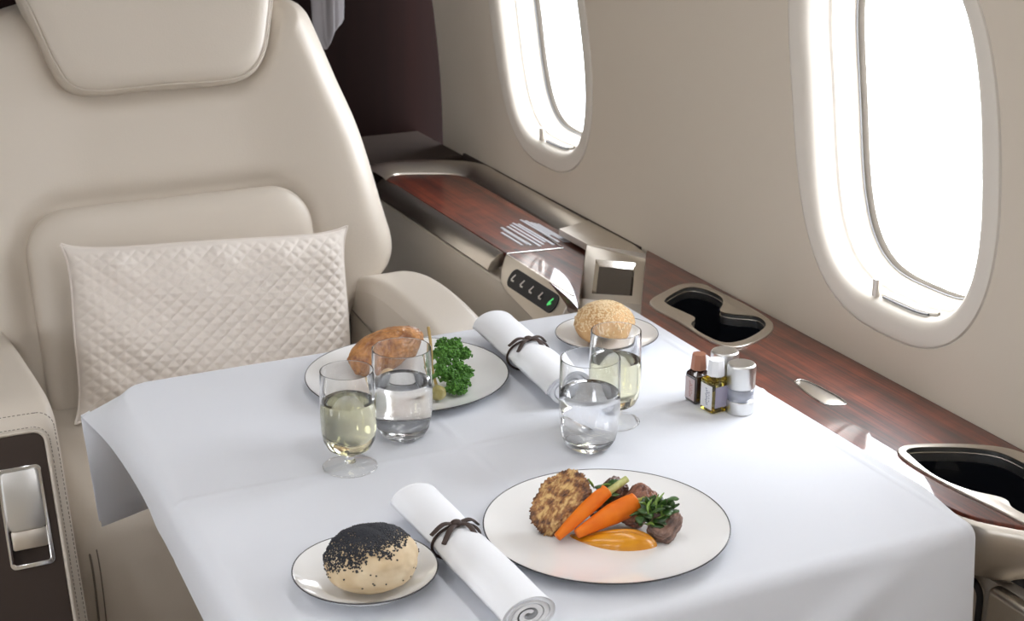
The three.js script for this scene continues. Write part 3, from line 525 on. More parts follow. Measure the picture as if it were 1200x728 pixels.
// ------------------------------------------------------------------ table and cloth
const TX0 = 0.335, TX1 = 1.075, TZ0 = -1.94, TZ1 = -1.15, TY = 0.70, CY = 0.7025;
{
  const T = thing('dining_table', 'fold out cabin table hidden under the white tablecloth', 'table', [0.705, 0.02, -1.545]);
  wpart('tabletop', box(TX0 + 0.012, TX1, TY - 0.028, TY, TZ0 + 0.012, TZ1 - 0.012, 0.008), M.wood, T);
  wpart('leg', box(0.98, 1.06, 0.02, TY - 0.028, -1.65, -1.45, 0.01), M.nickel, T);
  const hem = new THREE.CatmullRomCurve3([[0.287, 0.662, -1.955], [0.301, 0.665, -1.835], [0.309, 0.658, -1.72], [0.3135, 0.645, -1.68], [0.315, 0.634, -1.65], [0.315, 0.634, -1.60], [0.314, 0.627, -1.43], [0.312, 0.62, -1.14]].map((p) => V(...p)), false, 'centripetal');
  const hemAt = (z) => { let lo = 0, hi = 1; for (let i = 0; i < 24; i++) { const m = (lo + hi) / 2; if (hem.getPoint(m).z < z) lo = m; else hi = m; } return hem.getPoint((lo + hi) / 2); };
  const NL = 26, NX = 230, NF = 22, NZ = 240, NN = 60, ND = 0.30, FD = 0.205;
  const E = hem.getPoint(0), Cc = V(0.287, 0.535, -1.893), FX = 1.108;
  const flat = (x, z) => {
    let y = CY + 0.0009 * fbm(x * 7, z * 7, 3, 3);
    y += 0.0016 * Math.exp(-(((z + 1.564 + 0.004 * noise(x * 5, 1)) / 0.0055) ** 2)) + 0.0010 * Math.exp(-(((x - 0.679) / 0.005) ** 2));
    y += 0.0013 * Math.exp(-(((x - 1.088) / 0.0030) ** 2));
    return V(x, Math.max(y, TY + 0.0009), z);
  };
  const edgeX = (z) => TX0 + 0.038 * (1 - Math.sqrt(1 - clamp((TZ0 + 0.05 - z) / 0.05, 0, 1) ** 2 * 0.999)) ;
  const leftD = (t, z) => { // displacement from the table's left edge
    const zz = clamp(z, TZ0, TZ1), h = zz <= TZ0 + 1e-6 ? E : hemAt(zz), ex = edgeX(zz), a = V(ex, CY, zz), st = sstep(TZ0 + 0.10 - zz, 0, 0.10), c1 = V(TX0 - 0.024, CY - 0.0015, lerp(zz, h.z, 0.4)).lerp(a.clone().lerp(h, 0.33), st), c2 = V(lerp(TX0 - 0.030, h.x, 0.6), lerp(CY, h.y, 0.45), lerp(zz, h.z, 0.7)).lerp(a.clone().lerp(h, 0.67), st);
    const p = new THREE.CubicBezierCurve3(a, c1, c2, h).getPoint(t); return p.sub(a);
  };
  const bend = (t, D, out) => { const s = t * D, r = 0.014, arc = r * Math.PI / 2; return s < arc ? [r * Math.sin(s / r), -r * (1 - Math.cos(s / r))] : [r + out * (s - arc), -r - (s - arc)]; };
  const rows = NF + NZ + NN, cols = NL + NX;
  const grid = surf(cols, rows, (u, v, i, j) => {
    const tl = i < NL ? 1 - i / NL : 0, zr = j < NF ? TZ0 : lerp(TZ0, TZ1, clamp((j - NF) / NZ, 0, 1)), ex = edgeX(zr), x = i < NL ? ex : lerp(ex, FX - 0.014 * sstep(zr, -1.25, -1.15), (i - NL) / NX);
    const tf = j < NF ? 1 - j / NF : 0, tn = j > NF + NZ ? (j - NF - NZ) / NN : 0, z = j < NF ? TZ0 : lerp(TZ0, TZ1, clamp((j - NF) / NZ, 0, 1));
    const p = flat(x, z);
    if (tl) p.add(leftD(tl, z));
    if (tf) { const [o, d] = bend(tf, FD, 0.05); p.add(V(0, d, -o * (1 - 0.8 * tl))); if (tl) { const F = V(edgeX(TZ0), CY, TZ0), [oo, dd] = bend(1, FD, 0.05); F.add(V(0, dd, -oo)); const want = Cc.clone().sub(E.clone().add(F).sub(V(edgeX(TZ0), CY, TZ0))); p.addScaledVector(want, tf * tl); } }
    if (tn) {
      const [o, d] = bend(tn, ND, 0.02); const wv = 0.012 * tn * Math.sin(x * 13 + 0.6 * Math.sin(x * 7));
      p.add(V(0, d * (1 - 0.25 * tl), o + wv)); 
      // soft diagonal pull folds below the near corner
      p.z += 0.010 * Math.exp(-(((x - 1.03 + 1.5 * tn * 0.3) / 0.045) ** 2)) * sstep(tn, 0, 0.25);
      p.x += 0.012 * tn * sstep(x, 1.0, 1.095);
    }
    return p;
  });
  // uv in metres
  { const p = grid.attributes.position, uv = grid.attributes.uv; for (let j = 0; j <= rows; j++) for (let i = 0; i <= cols; i++) { const q = j * (cols + 1) + i; uv.setXY(q, (i - NL) / NX * 0.78 * 4, (j - NF) / NZ * 0.79 * 4); } }
  const C = thing('tablecloth', 'white linen tablecloth with ironed creases draped over the cabin table', 'tablecloth', [0.705, TY, -1.545]);
  wpart('linen', grid, M.cloth, C);
  // hem band on the flared corner: raised strips along its two free edges
  const P = (tl, tf) => { const p = flat(edgeX(TZ0), TZ0).add(leftD(tl, TZ0)); const [o, d] = bend(tf, FD, 0.05); p.add(V(0, d, -o)); const F = V(edgeX(TZ0), CY, TZ0), [oo, dd] = bend(1, FD, 0.05); F.add(V(0, dd, -oo)); return p.addScaledVector(Cc.clone().sub(E.clone().add(F).sub(V(edgeX(TZ0), CY, TZ0))), tf * tl); };
  const lift = V(-0.2, 0.25, 0.9).normalize().multiplyScalar(0.0011);
  wpart('hem', merge([surf(24, 3, (u, v) => P(lerp(0.86, 1.0, v), u).add(lift)), surf(24, 3, (u, v) => P(u, lerp(0.87, 1.0, v)).add(lift))]), M.cloth, C);
}

// ------------------------------------------------------------------ crockery
const plateProfile = (R, h, foot) => [[0, 0.0032], [foot * 0.92, 0.0030], [foot * 0.94, 0], [foot, 0], [foot * 1.03, 0.0024], [R * 0.80, h * 0.42], [R * 0.93, h * 0.78], [R - 0.0014, h - 0.0012], [R, h - 0.0002], [R - 0.0008, h + 0.0006], [R - 0.0022, h], [R * 0.93, h * 0.86], [R * 0.80, h * 0.58], [R * 0.66, h * 0.40], [foot, 0.0058], [foot * 0.6, 0.0052], [0, 0.005]];
function plate(kind, u, v, R, h, label, category) {
  const p = onY(u, v, CY + h), g = thing(kind, label, category, [p.x, CY + 0.0012, p.z]);
  part('dish', lathe(plateProfile(R, h, R * 0.58), 110), M.china, g);
  part('rim_line', new THREE.TorusGeometry(R - 0.0007, 0.0008, 8, 160).rotateX(Math.PI / 2).translate(0, h + 0.00005, 0), M.rim, g, 'thin black rim line');
  return g.position.clone();
}
const PN = plate('dinner_plate', 710.5, 613.5, 0.1325, 0.014, 'white dinner plate with thin dark rim carrying carrots and potato cake', 'plate');
const PF = plate('dinner_plate', 477, 438, 0.136, 0.014, 'white dinner plate with thin dark rim carrying broccolini', 'plate');
const BN = plate('bread_plate', 428, 666, 0.0735, 0.020, 'small white bread plate under the poppy seed roll', 'bread plate');
const BF = plate('bread_plate', 711, 390.5, 0.0735, 0.020, 'small white bread plate under the sesame roll', 'bread plate');

// ------------------------------------------------------------------ bread rolls
function seeds(name, g, parent, mat, count, size, inside, src) {
  const inst = new THREE.InstancedMesh(blob(size[0], size[1], size[2], null, 8, 6), mat, count), m = new THREE.Matrix4(), q = new THREE.Quaternion();
  const pos = g.attributes.position, nor = g.attributes.normal, a = V(0, 0, 0), n = V(0, 0, 0); let k = 0, guard = 0;
  while (k < count && guard++ < count * 60) {
    const i = Math.floor(rnd() * pos.count); a.fromBufferAttribute(pos, i); n.fromBufferAttribute(nor, i); if (n.dot(a) < 0) n.negate();
    if (!inside(a, n)) continue;
    a.x += (rnd() - 0.5) * 0.0018; a.z += (rnd() - 0.5) * 0.0018; a.addScaledVector(n, size[1] * 0.3);
    q.setFromUnitVectors(V(0, 1, 0), n).multiply(new THREE.Quaternion().setFromAxisAngle(V(0, 1, 0), rnd() * 6.28)); m.compose(a, q, V(1, 1, 1).multiplyScalar(0.8 + 0.4 * rnd())); inst.setMatrixAt(k++, m);
  }
  inst.count = k; inst.name = name; inst.userData.kind = 'stuff'; shadowed(inst); parent.add(inst); return inst;
}
{
  const g = thing('bread_roll', 'round pale bread roll crusted with black poppy seeds', 'bread roll', [BN.x + 0.001, BN.y + 0.0055, BN.z + 0.017]);
  const rollG = blob(0.0460, 0.0325, 0.0425, (d) => 1 + 0.13 * fbm(d.x * 1.3 + 4, d.y * 1.3, d.z * 1.3, 3) - (d.y < -0.6 ? 0.12 * (-d.y - 0.6) : 0) + 0.03 * Math.exp(-(((d.x * 0.8 - d.z * 0.5) - 0.05) ** 2) / 0.01) * -1 * Math.max(0, d.y), 150, 100).translate(0, 0.032, 0);
  colorize(rollG, (p) => { const t = clamp(0.45 + 0.9 * fbm(p.x * 40, p.y * 40, p.z * 40, 4), 0, 1); return mixc([0.56, 0.40, 0.22], [0.78, 0.66, 0.47], t); });
  const r = part('crumb', rollG, M.vc, g);
  seeds('poppy_seeds', rollG, r, M.poppy, 6500, [0.0011, 0.0007, 0.0009], (a) => { const e = 0.30 * fbm(a.x * 45, a.z * 45, a.y * 45, 3); const h = (a.y - 0.043) / 0.03 - a.x * 8 - a.z * 12; return h + e * 2.6 > 0.02 + 0.5 * (rnd() - 0.5) || (rnd() < 0.012 && a.y > 0.02); });
}
{
  const g = thing('bread_roll', 'golden round bread roll covered with sesame seeds', 'bread roll', [BF.x - 0.004, BF.y + 0.0055, BF.z]);
  const rollG = blob(0.043, 0.031, 0.042, (d) => 1 + 0.04 * fbm(d.x * 2 + 9, d.y * 2, d.z * 2, 3) - (d.y < -0.6 ? 0.12 * (-d.y - 0.6) : 0), 120, 80).translate(0, 0.029, 0);
  colorize(rollG, (p) => { const t = clamp(0.5 + 0.9 * fbm(p.x * 45, p.y * 45, p.z * 45, 4), 0, 1); return mixc([0.42, 0.22, 0.085], [0.66, 0.43, 0.21], t); });
  const r = part('crumb', rollG, M.vc, g);
  seeds('sesame_seeds', rollG, r, M.sesame, 1500, [0.0017, 0.0006, 0.0010], (a) => a.y > 0.026 + 0.02 * fbm(a.x * 50, a.z * 50, 2, 2));
}

// ------------------------------------------------------------------ rolled napkins
function napkin(pa, pb, rad, tieAt, label, flip) {
  const a = onY(pa[0], pa[1], CY + rad * 0.74), b = onY(pb[0], pb[1], CY + rad * 0.74), L = a.distanceTo(b), mid = a.clone().add(b).multiplyScalar(0.5);
  const g = thing('rolled_napkin', label, 'napkin', [mid.x, CY + 0.0004, mid.z]);
  const X = b.clone().sub(a).setY(0).normalize(), S = V(X.z, 0, -X.x); // S: sideways
  const turns = 3.4, NS = 150, thick = 0.0050, NLn = 60;
  const sec = (k, o) => { // point of the spiral section, o: 0 inner face, 1 outer face
    const t = k / NS, th = t * turns * Math.PI * 2 + 0.6, r = 0.006 + (rad - 0.006) * Math.pow(t, 0.8) - o * 0 + (o - 1) * thick;
    return [Math.cos(th) * r * 1.06, Math.sin(th) * r * 0.74];
  };
  const loop = []; for (let k = 0; k <= NS; k++) loop.push([k, 1]); for (let k = NS; k >= 0; k--) loop.push([k, 0]);
  const body = surf(loop.length, NLn, (u, v, i) => {
    const [k, o] = loop[i % loop.length], s = sec(k, o), t = v * 2 - 1, along = t * L / 2;
    const tie = Math.exp(-(((along - tieAt) / 0.018) ** 2)), kk = 1 - 0.10 * tie + 0.05 * noise(v * 6, k / NS * 3, rad * 90) * (k / NS) + 0.03 * Math.abs(t) ** 6;
    const stag = (k / NS - 0.7) * 0.006 * Math.sign(t) * Math.abs(t) ** 8;
    const y = Math.max(0.0006, s[1] * kk + rad * 0.74 * (1 - 0.05 * tie)), x = s[0] * kk * (y < 0.004 ? 1.03 : 1);
    return V(0, y, 0).addScaledVector(X, along + stag).addScaledVector(S, x);
  }, { uvScale: [2, 2] });
  const inner = sweep([V(0, rad * 0.74, 0).addScaledVector(X, -L / 2 + 0.004), V(0, rad * 0.74, 0).addScaledVector(X, L / 2 - 0.008)], [[rad * 0.55, rad * 0.42], [rad * 0.55, rad * 0.42]], 12, 20);
  const capAt = (e) => { const sh = new THREE.ShapeGeometry(shapeOf(loop.map(([k, o]) => sec(k, o)))); const p = sh.attributes.position; for (let i = 0; i < p.count; i++) { const kk = 1.03, q = V(0, Math.max(0.0006, p.getY(i) * kk + rad * 0.74), 0).addScaledVector(X, e * (L / 2 - 0.0012)).addScaledVector(S, p.getX(i) * kk); p.setXYZ(i, q.x, q.y, q.z); } sh.computeVertexNormals(); return sh; };
  part('linen_roll', merge([body, capAt(1), capAt(-1)]), M.napkin, g);
  // cord: ring round the roll, knot and two tails
  const tie = new THREE.Group(); const ring = []; const rr = rad * 1.0;
  for (let i = 0; i < 40; i++) { const th = i / 40 * Math.PI * 2; ring.push(V(0, Math.max(0.0012, Math.sin(th) * rr * 0.70 + rad * 0.72), 0).addScaledVector(X, tieAt).addScaledVector(S, Math.cos(th) * rr * 1.0)); }
  const top = V(0, rad * 1.44, 0).addScaledVector(X, tieAt);
  const flatTube = (pts, w) => sweep(pts, [[w, w * 0.45], [w, w * 0.4], [w * 0.85, w * 0.35]], 20, 10);
  const k = flip;
  part('cord_tie', merge([tube(ring, 0.0016, 120, 8, true), blob(0.0065, 0.0042, 0.0055, null, 20, 14).translate(top.x, top.y + 0.001, top.z),
    flatTube([top.clone(), top.clone().addScaledVector(S, 0.014 * k).add(V(0, 0.003, 0)), top.clone().addScaledVector(S, 0.030 * k).addScaledVector(X, 0.004).add(V(0, -0.004, 0))], 0.0034),
    flatTube([top.clone(), top.clone().addScaledVector(S, 0.012 * k).addScaledVector(X, 0.012).add(V(0, 0.002, 0)), top.clone().addScaledVector(S, 0.024 * k).addScaledVector(X, 0.022).add(V(0, -0.007, 0))], 0.0034),
    flatTube([top.clone(), top.clone().addScaledVector(S, -0.016 * k).add(V(0, 0.002, 0)), top.clone().addScaledVector(S, -0.027 * k).addScaledVector(X, -0.004).add(V(0, -0.008, 0))], 0.0036),
    flatTube([top.clone(), top.clone().addScaledVector(S, -0.009 * k).addScaledVector(X, 0.010).add(V(0, 0.002, 0)), top.clone().addScaledVector(S, -0.013 * k).addScaledVector(X, 0.024).add(V(0, -0.007, 0))], 0.0036)]), M.cord, g, 'dark brown leather cord tied in a knot');
}
napkin([487, 586], [621, 722], 0.0275, -0.030, 'rolled white napkin tied with brown cord beside the poppy seed roll', -1);
napkin([580, 382], [668, 458], 0.031, -0.008, 'rolled white napkin tied with brown cord beside the sesame roll', -1);

// ------------------------------------------------------------------ glasses
function tumbler(u, v, label, level) {
  const p = onY(u, v, CY), g = thing('water_glass', label, 'glass', [p.x, CY + 0.0002, p.z], 'water tumblers on the table');
  const R = 0.0365, H = 0.117, t = 0.0013;
  const outer = [[0, 0], [0.016, 0], [0.021, 0.0012], [0.0275, 0.006], [0.0325, 0.015], [0.0352, 0.028], [0.0366, 0.045], [0.0370, 0.065], [0.0367, 0.09], [0.0360, H]];
  const inner = [[0.0353, H + 0.0006], [0.0346, H], [0.0353, 0.09], [0.0356, 0.065], [0.0352, 0.045], [0.0337, 0.028], [0.0305, 0.017], [0.024, 0.0115], [0.014, 0.0095], [0, 0.009]];
  part('tumbler', lathe([...outer, ...inner], 96), M.glass, g);
  const rIn = (y) => { const q = inner.slice(1).reverse(); for (let i = 1; i < q.length; i++) if (y <= q[i][1]) return lerp(q[i - 1][0], q[i][0], (y - q[i - 1][1]) / (q[i][1] - q[i - 1][1])); return 0.035; };
  const w = inner.slice(2).reverse().filter((q) => q[1] < level - 0.002).map(([r, y]) => [r ? r + 0.0003 : 0, y - 0.0003]);
  part('water', lathe([...w, [rIn(level) + 0.0003, level], [0.03, level - 0.0008], [0, level - 0.0009]], 96), M.water, g);
}
function wineGlass(u, v, label, level) {
  const p = onY(u, v, CY), g = thing('wine_glass', label, 'wine glass', [p.x, CY + 0.0002, p.z], 'short stemmed wine glasses on the table');
  const H = 0.122;
  const outer = [[0, 0.0062], [0.0072, 0.0068], [0.0064, 0.009], [0.0060, 0.012], [0.0064, 0.015], [0.0095, 0.0185], [0.0185, 0.0215], [0.0262, 0.0270], [0.0305, 0.0365], [0.0323, 0.050], [0.0328, 0.064], [0.0326, 0.085], [0.0318, 0.105], [0.0313, H]];
  const inner = [[0.0307, H + 0.0005], [0.0301, H], [0.0307, 0.105], [0.0315, 0.085], [0.0317, 0.064], [0.0312, 0.050], [0.0293, 0.0375], [0.0250, 0.0290], [0.0175, 0.0243], [0.008, 0.0230], [0, 0.0228]];
  part('bowl', lathe([...outer, ...inner], 96), M.glass, g);
  part('foot', lathe([[0.0315, 0.0003], [0.0322, 0.0011], [0.0312, 0.0021], [0.020, 0.0042], [0.0085, 0.0066], [0, 0.007]], 96), M.glassThin, g);
  part('foot_rim', new THREE.TorusGeometry(0.0318, 0.0009, 10, 96).rotateX(Math.PI / 2).translate(0, 0.0011, 0), M.glass, g);
  const rIn = (y) => { const q = inner.slice(1).reverse(); for (let i = 1; i < q.length; i++) if (y <= q[i][1]) return lerp(q[i - 1][0], q[i][0], (y - q[i - 1][1]) / (q[i][1] - q[i - 1][1])); return 0.03; };
  const w = inner.slice(2).reverse().filter((q) => q[1] < level - 0.002).map(([r, y]) => [r ? r + 0.0003 : 0, y - 0.0003]);
  part('white_wine', lathe([...w, [rIn(level) + 0.0003, level], [0.027, level - 0.0008], [0, level - 0.0009]], 96), M.wine, g, 'pale yellow white wine');
}
tumbler(690, 525, 'clear water tumbler standing in front of a filled wine glass near the sesame roll', 0.074);
tumbler(473, 512, 'clear water tumbler beside a filled wine glass in front of the broccolini plate', 0.074);
wineGlass(410.5, 547, 'short stemmed glass of white wine in front of the broccolini plate', 0.084);
wineGlass(719.5, 494, 'short stemmed glass of white wine in front of the sesame roll', 0.084);

// ------------------------------------------------------------------ bottles and mills
// small label print: a column of short strokes, too small in the photograph to read
function printed(bg, ink) {
  const c = document.createElement('canvas'); c.width = 64; c.height = 96; const x = c.getContext('2d');
  x.fillStyle = bg; x.fillRect(0, 0, 64, 96); x.fillStyle = ink;
  for (let i = 0; i < 9; i++) x.fillRect(26 + (i % 3) * 2, 14 + i * 8, 10 + ((i * 7) % 5), 4);
  for (let i = 0; i < 4; i++) x.fillRect(46, 24 + i * 12, 4, 7);
  const t = new THREE.CanvasTexture(c); t.colorSpace = THREE.SRGBColorSpace; return std({ map: t, roughness: 0.6 });
}
M.labelOil = printed('#e9e9ec', '#8d93a6'); M.labelVinegar = printed('#d6c6c6', '#b06a62');
function bottle(u, v, mat, capMat, body, label, faceA, faceB, name, turn) {
  const p = onY(u, v, CY), g = thing(name, label, 'bottle', [p.x, CY + 0.0002, p.z]);
  g.rotation.y = turn;
  const w = body[0], h = body[1];
  part('bottle_body', rbox(w, h, w, 0.0035, 4).translate(0, h / 2, 0), mat, g);
  part('shoulder', new THREE.CylinderGeometry(w * 0.33, w * 0.64, 0.007, 4, 1).rotateY(Math.PI / 4).translate(0, h + 0.0028, 0), mat, g);
  part('cap', toCreasedNormals(new THREE.CylinderGeometry(w * 0.36, w * 0.44, 0.0205, 8, 1).rotateY(Math.PI / 8), 0.3).translate(0, h + 0.0158, 0), capMat, g);
  part('label', new THREE.BoxGeometry(0.0006, h * 0.74, w * 0.82).translate(-w / 2 - 0.0002, h * 0.50, 0), faceA, g);
  part('label', new THREE.BoxGeometry(w * 0.78, h * 0.66, 0.0006).translate(0, h * 0.52, w / 2 + 0.0002), faceB, g);
  return g;
}
bottle(837, 480, M.oil, M.whitePlastic, [0.0275, 0.043], 'small square bottle of yellow oil with white cap beside the mills', M.labelOil, M.labelMauve, 'oil_bottle', 0.10);
bottle(817, 470, M.vinegar, M.copper, [0.0245, 0.040], 'small dark vinegar bottle with copper coloured cap behind the oil', M.labelVinegar, M.vinegar, 'vinegar_bottle', 0.05);
function mill(u, v, label, band) {
  const p = onY(u, v, CY), g = thing('spice_mill', label, 'mill', [p.x, CY + 0.0002, p.z]);
  const r = 0.0182;
  part('base', lathe([[0, 0], [r - 0.001, 0], [r, 0.001], [r, 0.0165], [r - 0.001, 0.0178], [0, 0.0178]], 48), M.satin, g, 'brushed metal base');
  part('grind_window', lathe([[0, 0.0176], [r - 0.0012, 0.0176], [r - 0.0012, 0.0345], [0, 0.0345]], 48), band, g);
  part('lid', lathe([[0, 0.0345], [r - 0.0006, 0.0345], [r, 0.0352], [r + 0.0002, 0.0635], [r - 0.0012, 0.0655], [r - 0.0035, 0.0662], [r - 0.005, 0.0656], [0, 0.0652]], 48), M.satin, g, 'brushed metal lid');
}
mill(866.5, 482, 'silver spice mill with grey window beside the yellow oil bottle', phy({ color: lin(0.30, 0.32, 0.38), roughness: 0.1, clearcoat: 1 }));
mill(847, 466, 'silver spice mill standing behind the oil and vinegar bottles', phy({ color: lin(0.12, 0.10, 0.09), roughness: 0.1, clearcoat: 1 }));

// ------------------------------------------------------------------ food on the near plate
const FY = CY + 0.0072;
const food = (name, label, cat, p, group) => thing(name, label, cat, p, group);
{
  // potato cake leaning on the carrots
  const c = onY(657, 592, FY + 0.026), g = food('potato_cake', 'round crisp golden brown potato cake leaning against the carrots', 'potato cake', [c.x, FY, c.z]);
  const geo = blob(0.0385, 0.0125, 0.0280, (d) => 1 + 0.20 * fbm(d.x * 2.4, d.y * 3, d.z * 2.4 + 4, 3) + 0.30 * Math.abs(fbm(d.x * 7, d.y * 5, d.z * 12, 3)) - 0.05, 200, 110);
  colorize(geo, (p) => { const r = Math.hypot(p.x / 0.0385, p.z / 0.0280), t = clamp(0.60 + 1.5 * fbm(p.x * 110, p.y * 60, p.z * 110, 4) + 0.9 * fbm(p.x * 240, p.y * 200, p.z * 520, 3) - 0.55 * Math.max(0, r - 0.72) / 0.28 * (0.6 + noise(p.x * 90, p.z * 90, 1)), 0, 1); return t < 0.5 ? mixc([0.065, 0.020, 0.008], [0.33, 0.135, 0.034], t / 0.5) : mixc([0.33, 0.135, 0.034], [0.70, 0.46, 0.18], (t - 0.5) / 0.5); });
  geo.rotateY(0.85);
  const m = part('crust', geo, M.vcWet, g); m.position.y = 0.0285; m.rotation.set(0.78, -0.35, 0.34, 'YXZ'); 
}
const orange = (p) => { const t = clamp(0.5 + 0.8 * fbm(p.x * 60, p.y * 60, p.z * 60, 3), 0, 1); return mixc([0.72, 0.135, 0.006], [0.86, 0.235, 0.012], t); };
function carrot(a, b, r0, r1, label, stub) {
  const g = food('carrot', label, 'carrot', [a.x, FY, a.z]);
  const A = a.clone().sub(g.position), B = b.clone().sub(g.position), mid = A.clone().lerp(B, 0.5).add(V(0, 0.001, 0));
  const geo = sweep([A, mid, B], [[r0 * 0.72, r0 * 0.72], [r0, r0], [lerp(r0, r1, 0.5), lerp(r0, r1, 0.5)], [r1, r1], [r1 * 1.02, r1 * 1.02], [r1 * 0.93, r1 * 0.93]], 50, 26, (t, th) => 1 + 0.035 * noise(t * 9, Math.cos(th) * 1.5, Math.sin(th) * 1.5 + r0 * 300));
  part('root', colorize(geo, orange), M.carrot, g);
  if (stub) {
    const d = B.clone().sub(A).normalize(); const s = sweep([B, B.clone().addScaledVector(d, 0.006), B.clone().addScaledVector(d, 0.013).add(V(0, 0.001, 0))], [[0.0042, 0.0042], [0.0032, 0.0032], [0.0024, 0.0024]], 14, 12);
    part('leaf_stub', colorize(s, () => [0.42, 0.45, 0.09]), M.vcWet, g, 'pale green leaf stub');
  }
}
carrot(onY(653, 630, FY + 0.0075), onY(711, 575, FY + 0.043), 0.0062, 0.0080, 'slim orange carrot propped up between the potato cake and the other carrot', false);
carrot(onY(676, 626, FY + 0.0095), onY(745, 589, FY + 0.030), 0.0072, 0.0115, 'thick orange carrot with a short green leaf stub', true);
{
  // pumpkin puree: teardrop swoosh with two furrows
  const a = onY(664, 628, FY), b = onY(770, 641, FY), g = food('vegetable_puree', 'smooth yellow orange scoop of vegetable puree in front of the carrots', 'puree', [(a.x + b.x) / 2, FY, (a.z + b.z) / 2]);
  const L = a.distanceTo(b), X = b.clone().sub(a).normalize(), S = V(-X.z, 0, X.x);
  const geo = surf(90, 40, (u, v) => {
    const t = u, w = 0.0225 * Math.pow(Math.sin(Math.PI * clamp(Math.pow(t, 0.72), 0, 1)), 0.62) * (0.35 + 0.75 * t), s = 2 * v - 1, h = 0.0235 * Math.pow(Math.sin(Math.PI * Math.pow(t, 1.35)), 0.6) * (0.25 + 0.75 * t);
    const dome = Math.pow(Math.max(0, 1 - Math.pow(Math.abs(s), 2.4)), 0.6), fur = 1 - 0.16 * Math.exp(-(((s - 0.25 + 0.5 * (1 - t)) / 0.10) ** 2)) - 0.10 * Math.exp(-(((s + 0.45 - 0.2 * t) / 0.09) ** 2));
    return V(0, h * dome * fur - 0.0015, 0).addScaledVector(X, (t - 0.5) * L).addScaledVector(S, s * w + 0.006 * Math.sin(t * 3) - 0.004);
  });
  colorize(geo, (p) => mixc([0.66, 0.25, 0.008], [0.76, 0.33, 0.014], clamp(0.5 + fbm(p.x * 50, p.z * 50, 1, 3), 0, 1)));
  part('scoop', geo, phy({ color: 0xffffff, vertexColors: true, roughness: 0.22, clearcoat: 0.5, clearcoatRoughness: 0.15 }), g);
}
function meat(u, v, y, rad, rot, label, tone, seedK) {
  const c = onY(u, v, y), g = food('beef_piece', label, 'beef', [c.x, FY, c.z]);
  const geo = blob(...rad, (d) => (1 + 0.22 * fbm(d.x * 1.6 + seedK, d.y * 1.6, d.z * 1.6, 3) + 0.13 * fbm(d.x * 3 + seedK, d.y * 12, d.z * 5, 3)) / Math.pow(Math.abs(d.x) ** 3.4 + Math.abs(d.y) ** 3.4 + Math.abs(d.z) ** 3.4, 1 / 3.4) * 0.88, 150, 100);
  colorize(geo, (p) => { const t = clamp(0.5 + 1.3 * fbm(p.x * 60 + seedK, p.y * 190, p.z * 90, 4), 0, 1); return mixc(tone[0], tone[1], t); });
  const m = part('flesh', geo, M.vcWet, g); m.position.y = y - FY; m.rotation.set(...rot);
}
const brownT = [[0.055, 0.027, 0.020], [0.33, 0.19, 0.14]], redT = [[0.065, 0.022, 0.014], [0.40, 0.165, 0.095]];
meat(717, 583, FY + 0.022, [0.0145, 0.024, 0.0155], [0.25, 0.3, -0.35], 'upright greyish brown piece of braised beef behind the slim carrot', brownT, 3);
meat(747, 593, FY + 0.021, [0.026, 0.0155, 0.017], [0.3, 0.5, 0.62], 'reddish brown piece of braised beef behind the thick carrot', redT, 8);
meat(779, 616, FY + 0.014, [0.0215, 0.0145, 0.0165], [0.15, 0.5, 0.50], 'piece of braised beef lying at the end of the puree', brownT, 14);
const leafy = (p) => { const t = clamp(0.5 + 1.4 * fbm(p.x * 120, p.y * 120, p.z * 120, 3), 0, 1); return mixc([0.010, 0.030, 0.006], [0.055, 0.145, 0.022], t); };
function greens(u, v, y, n, spread, label) {
  const c = onY(u, v, y), g = food('wilted_spinach', label, 'spinach', [c.x, FY, c.z]); g.position.y = FY;
  const h = y - FY;
  for (let i = 0; i < n; i++) {
    const a = V((rnd() - 0.5) * spread, h * (0.2 + 1.0 * rnd()), (rnd() - 0.5) * spread), dir = V(rnd() - 0.4, rnd() * 0.7 - 0.2, rnd() - 0.3).normalize().multiplyScalar(0.014 + 0.010 * rnd());
    const b = a.clone().add(dir), m = a.clone().lerp(b, 0.5).add(V((rnd() - 0.5) * 0.008, 0.004 * rnd(), (rnd() - 0.5) * 0.008));
    for (const q of [a, m, b]) q.y = Math.max(q.y, 0.003);
    const stem = i % 6 === 0, w = stem ? 0.0014 : 0.0034 + 0.002 * rnd();
    const geo = sweep([a, m, b], [[w * 0.4, w * 0.3], [w, w * (stem ? 1 : 0.4)], [w * 1.1, w * (stem ? 1 : 0.45)], [w * 0.4, w * 0.2]], 18, 12, (t, th) => 1 + 0.3 * noise(t * 7 + i, Math.cos(th), Math.sin(th)));
    part(stem ? 'stem' : 'leaf', colorize(geo, stem ? () => [0.20, 0.33, 0.06] : leafy), M.vcWet, g);
  }
}
greens(766, 601, FY + 0.026, 60, 0.024, 'bundle of dark green wilted spinach between two beef pieces');
greens(703, 577, FY + 0.034, 16, 0.018, 'small tuft of wilted spinach behind the slim carrot');
{
  const a = onY(704, 583, FY + 0.035), b = onY(735, 561, FY + 0.050), g = food('leek_stalk', 'short pale green vegetable stalk lying on the beef', 'stalk', [a.x, FY, a.z]);
  part('stalk', colorize(sweep([a, b].map((q) => q.clone().sub(g.position)), [[0.0045, 0.004], [0.0042, 0.0038], [0.004, 0.0036]], 20, 14), (p) => mixc([0.42, 0.46, 0.12], [0.60, 0.60, 0.25], clamp(0.5 + noise(p.x * 300, p.y * 40, p.z * 300), 0, 1))), M.vcWet, g);
}
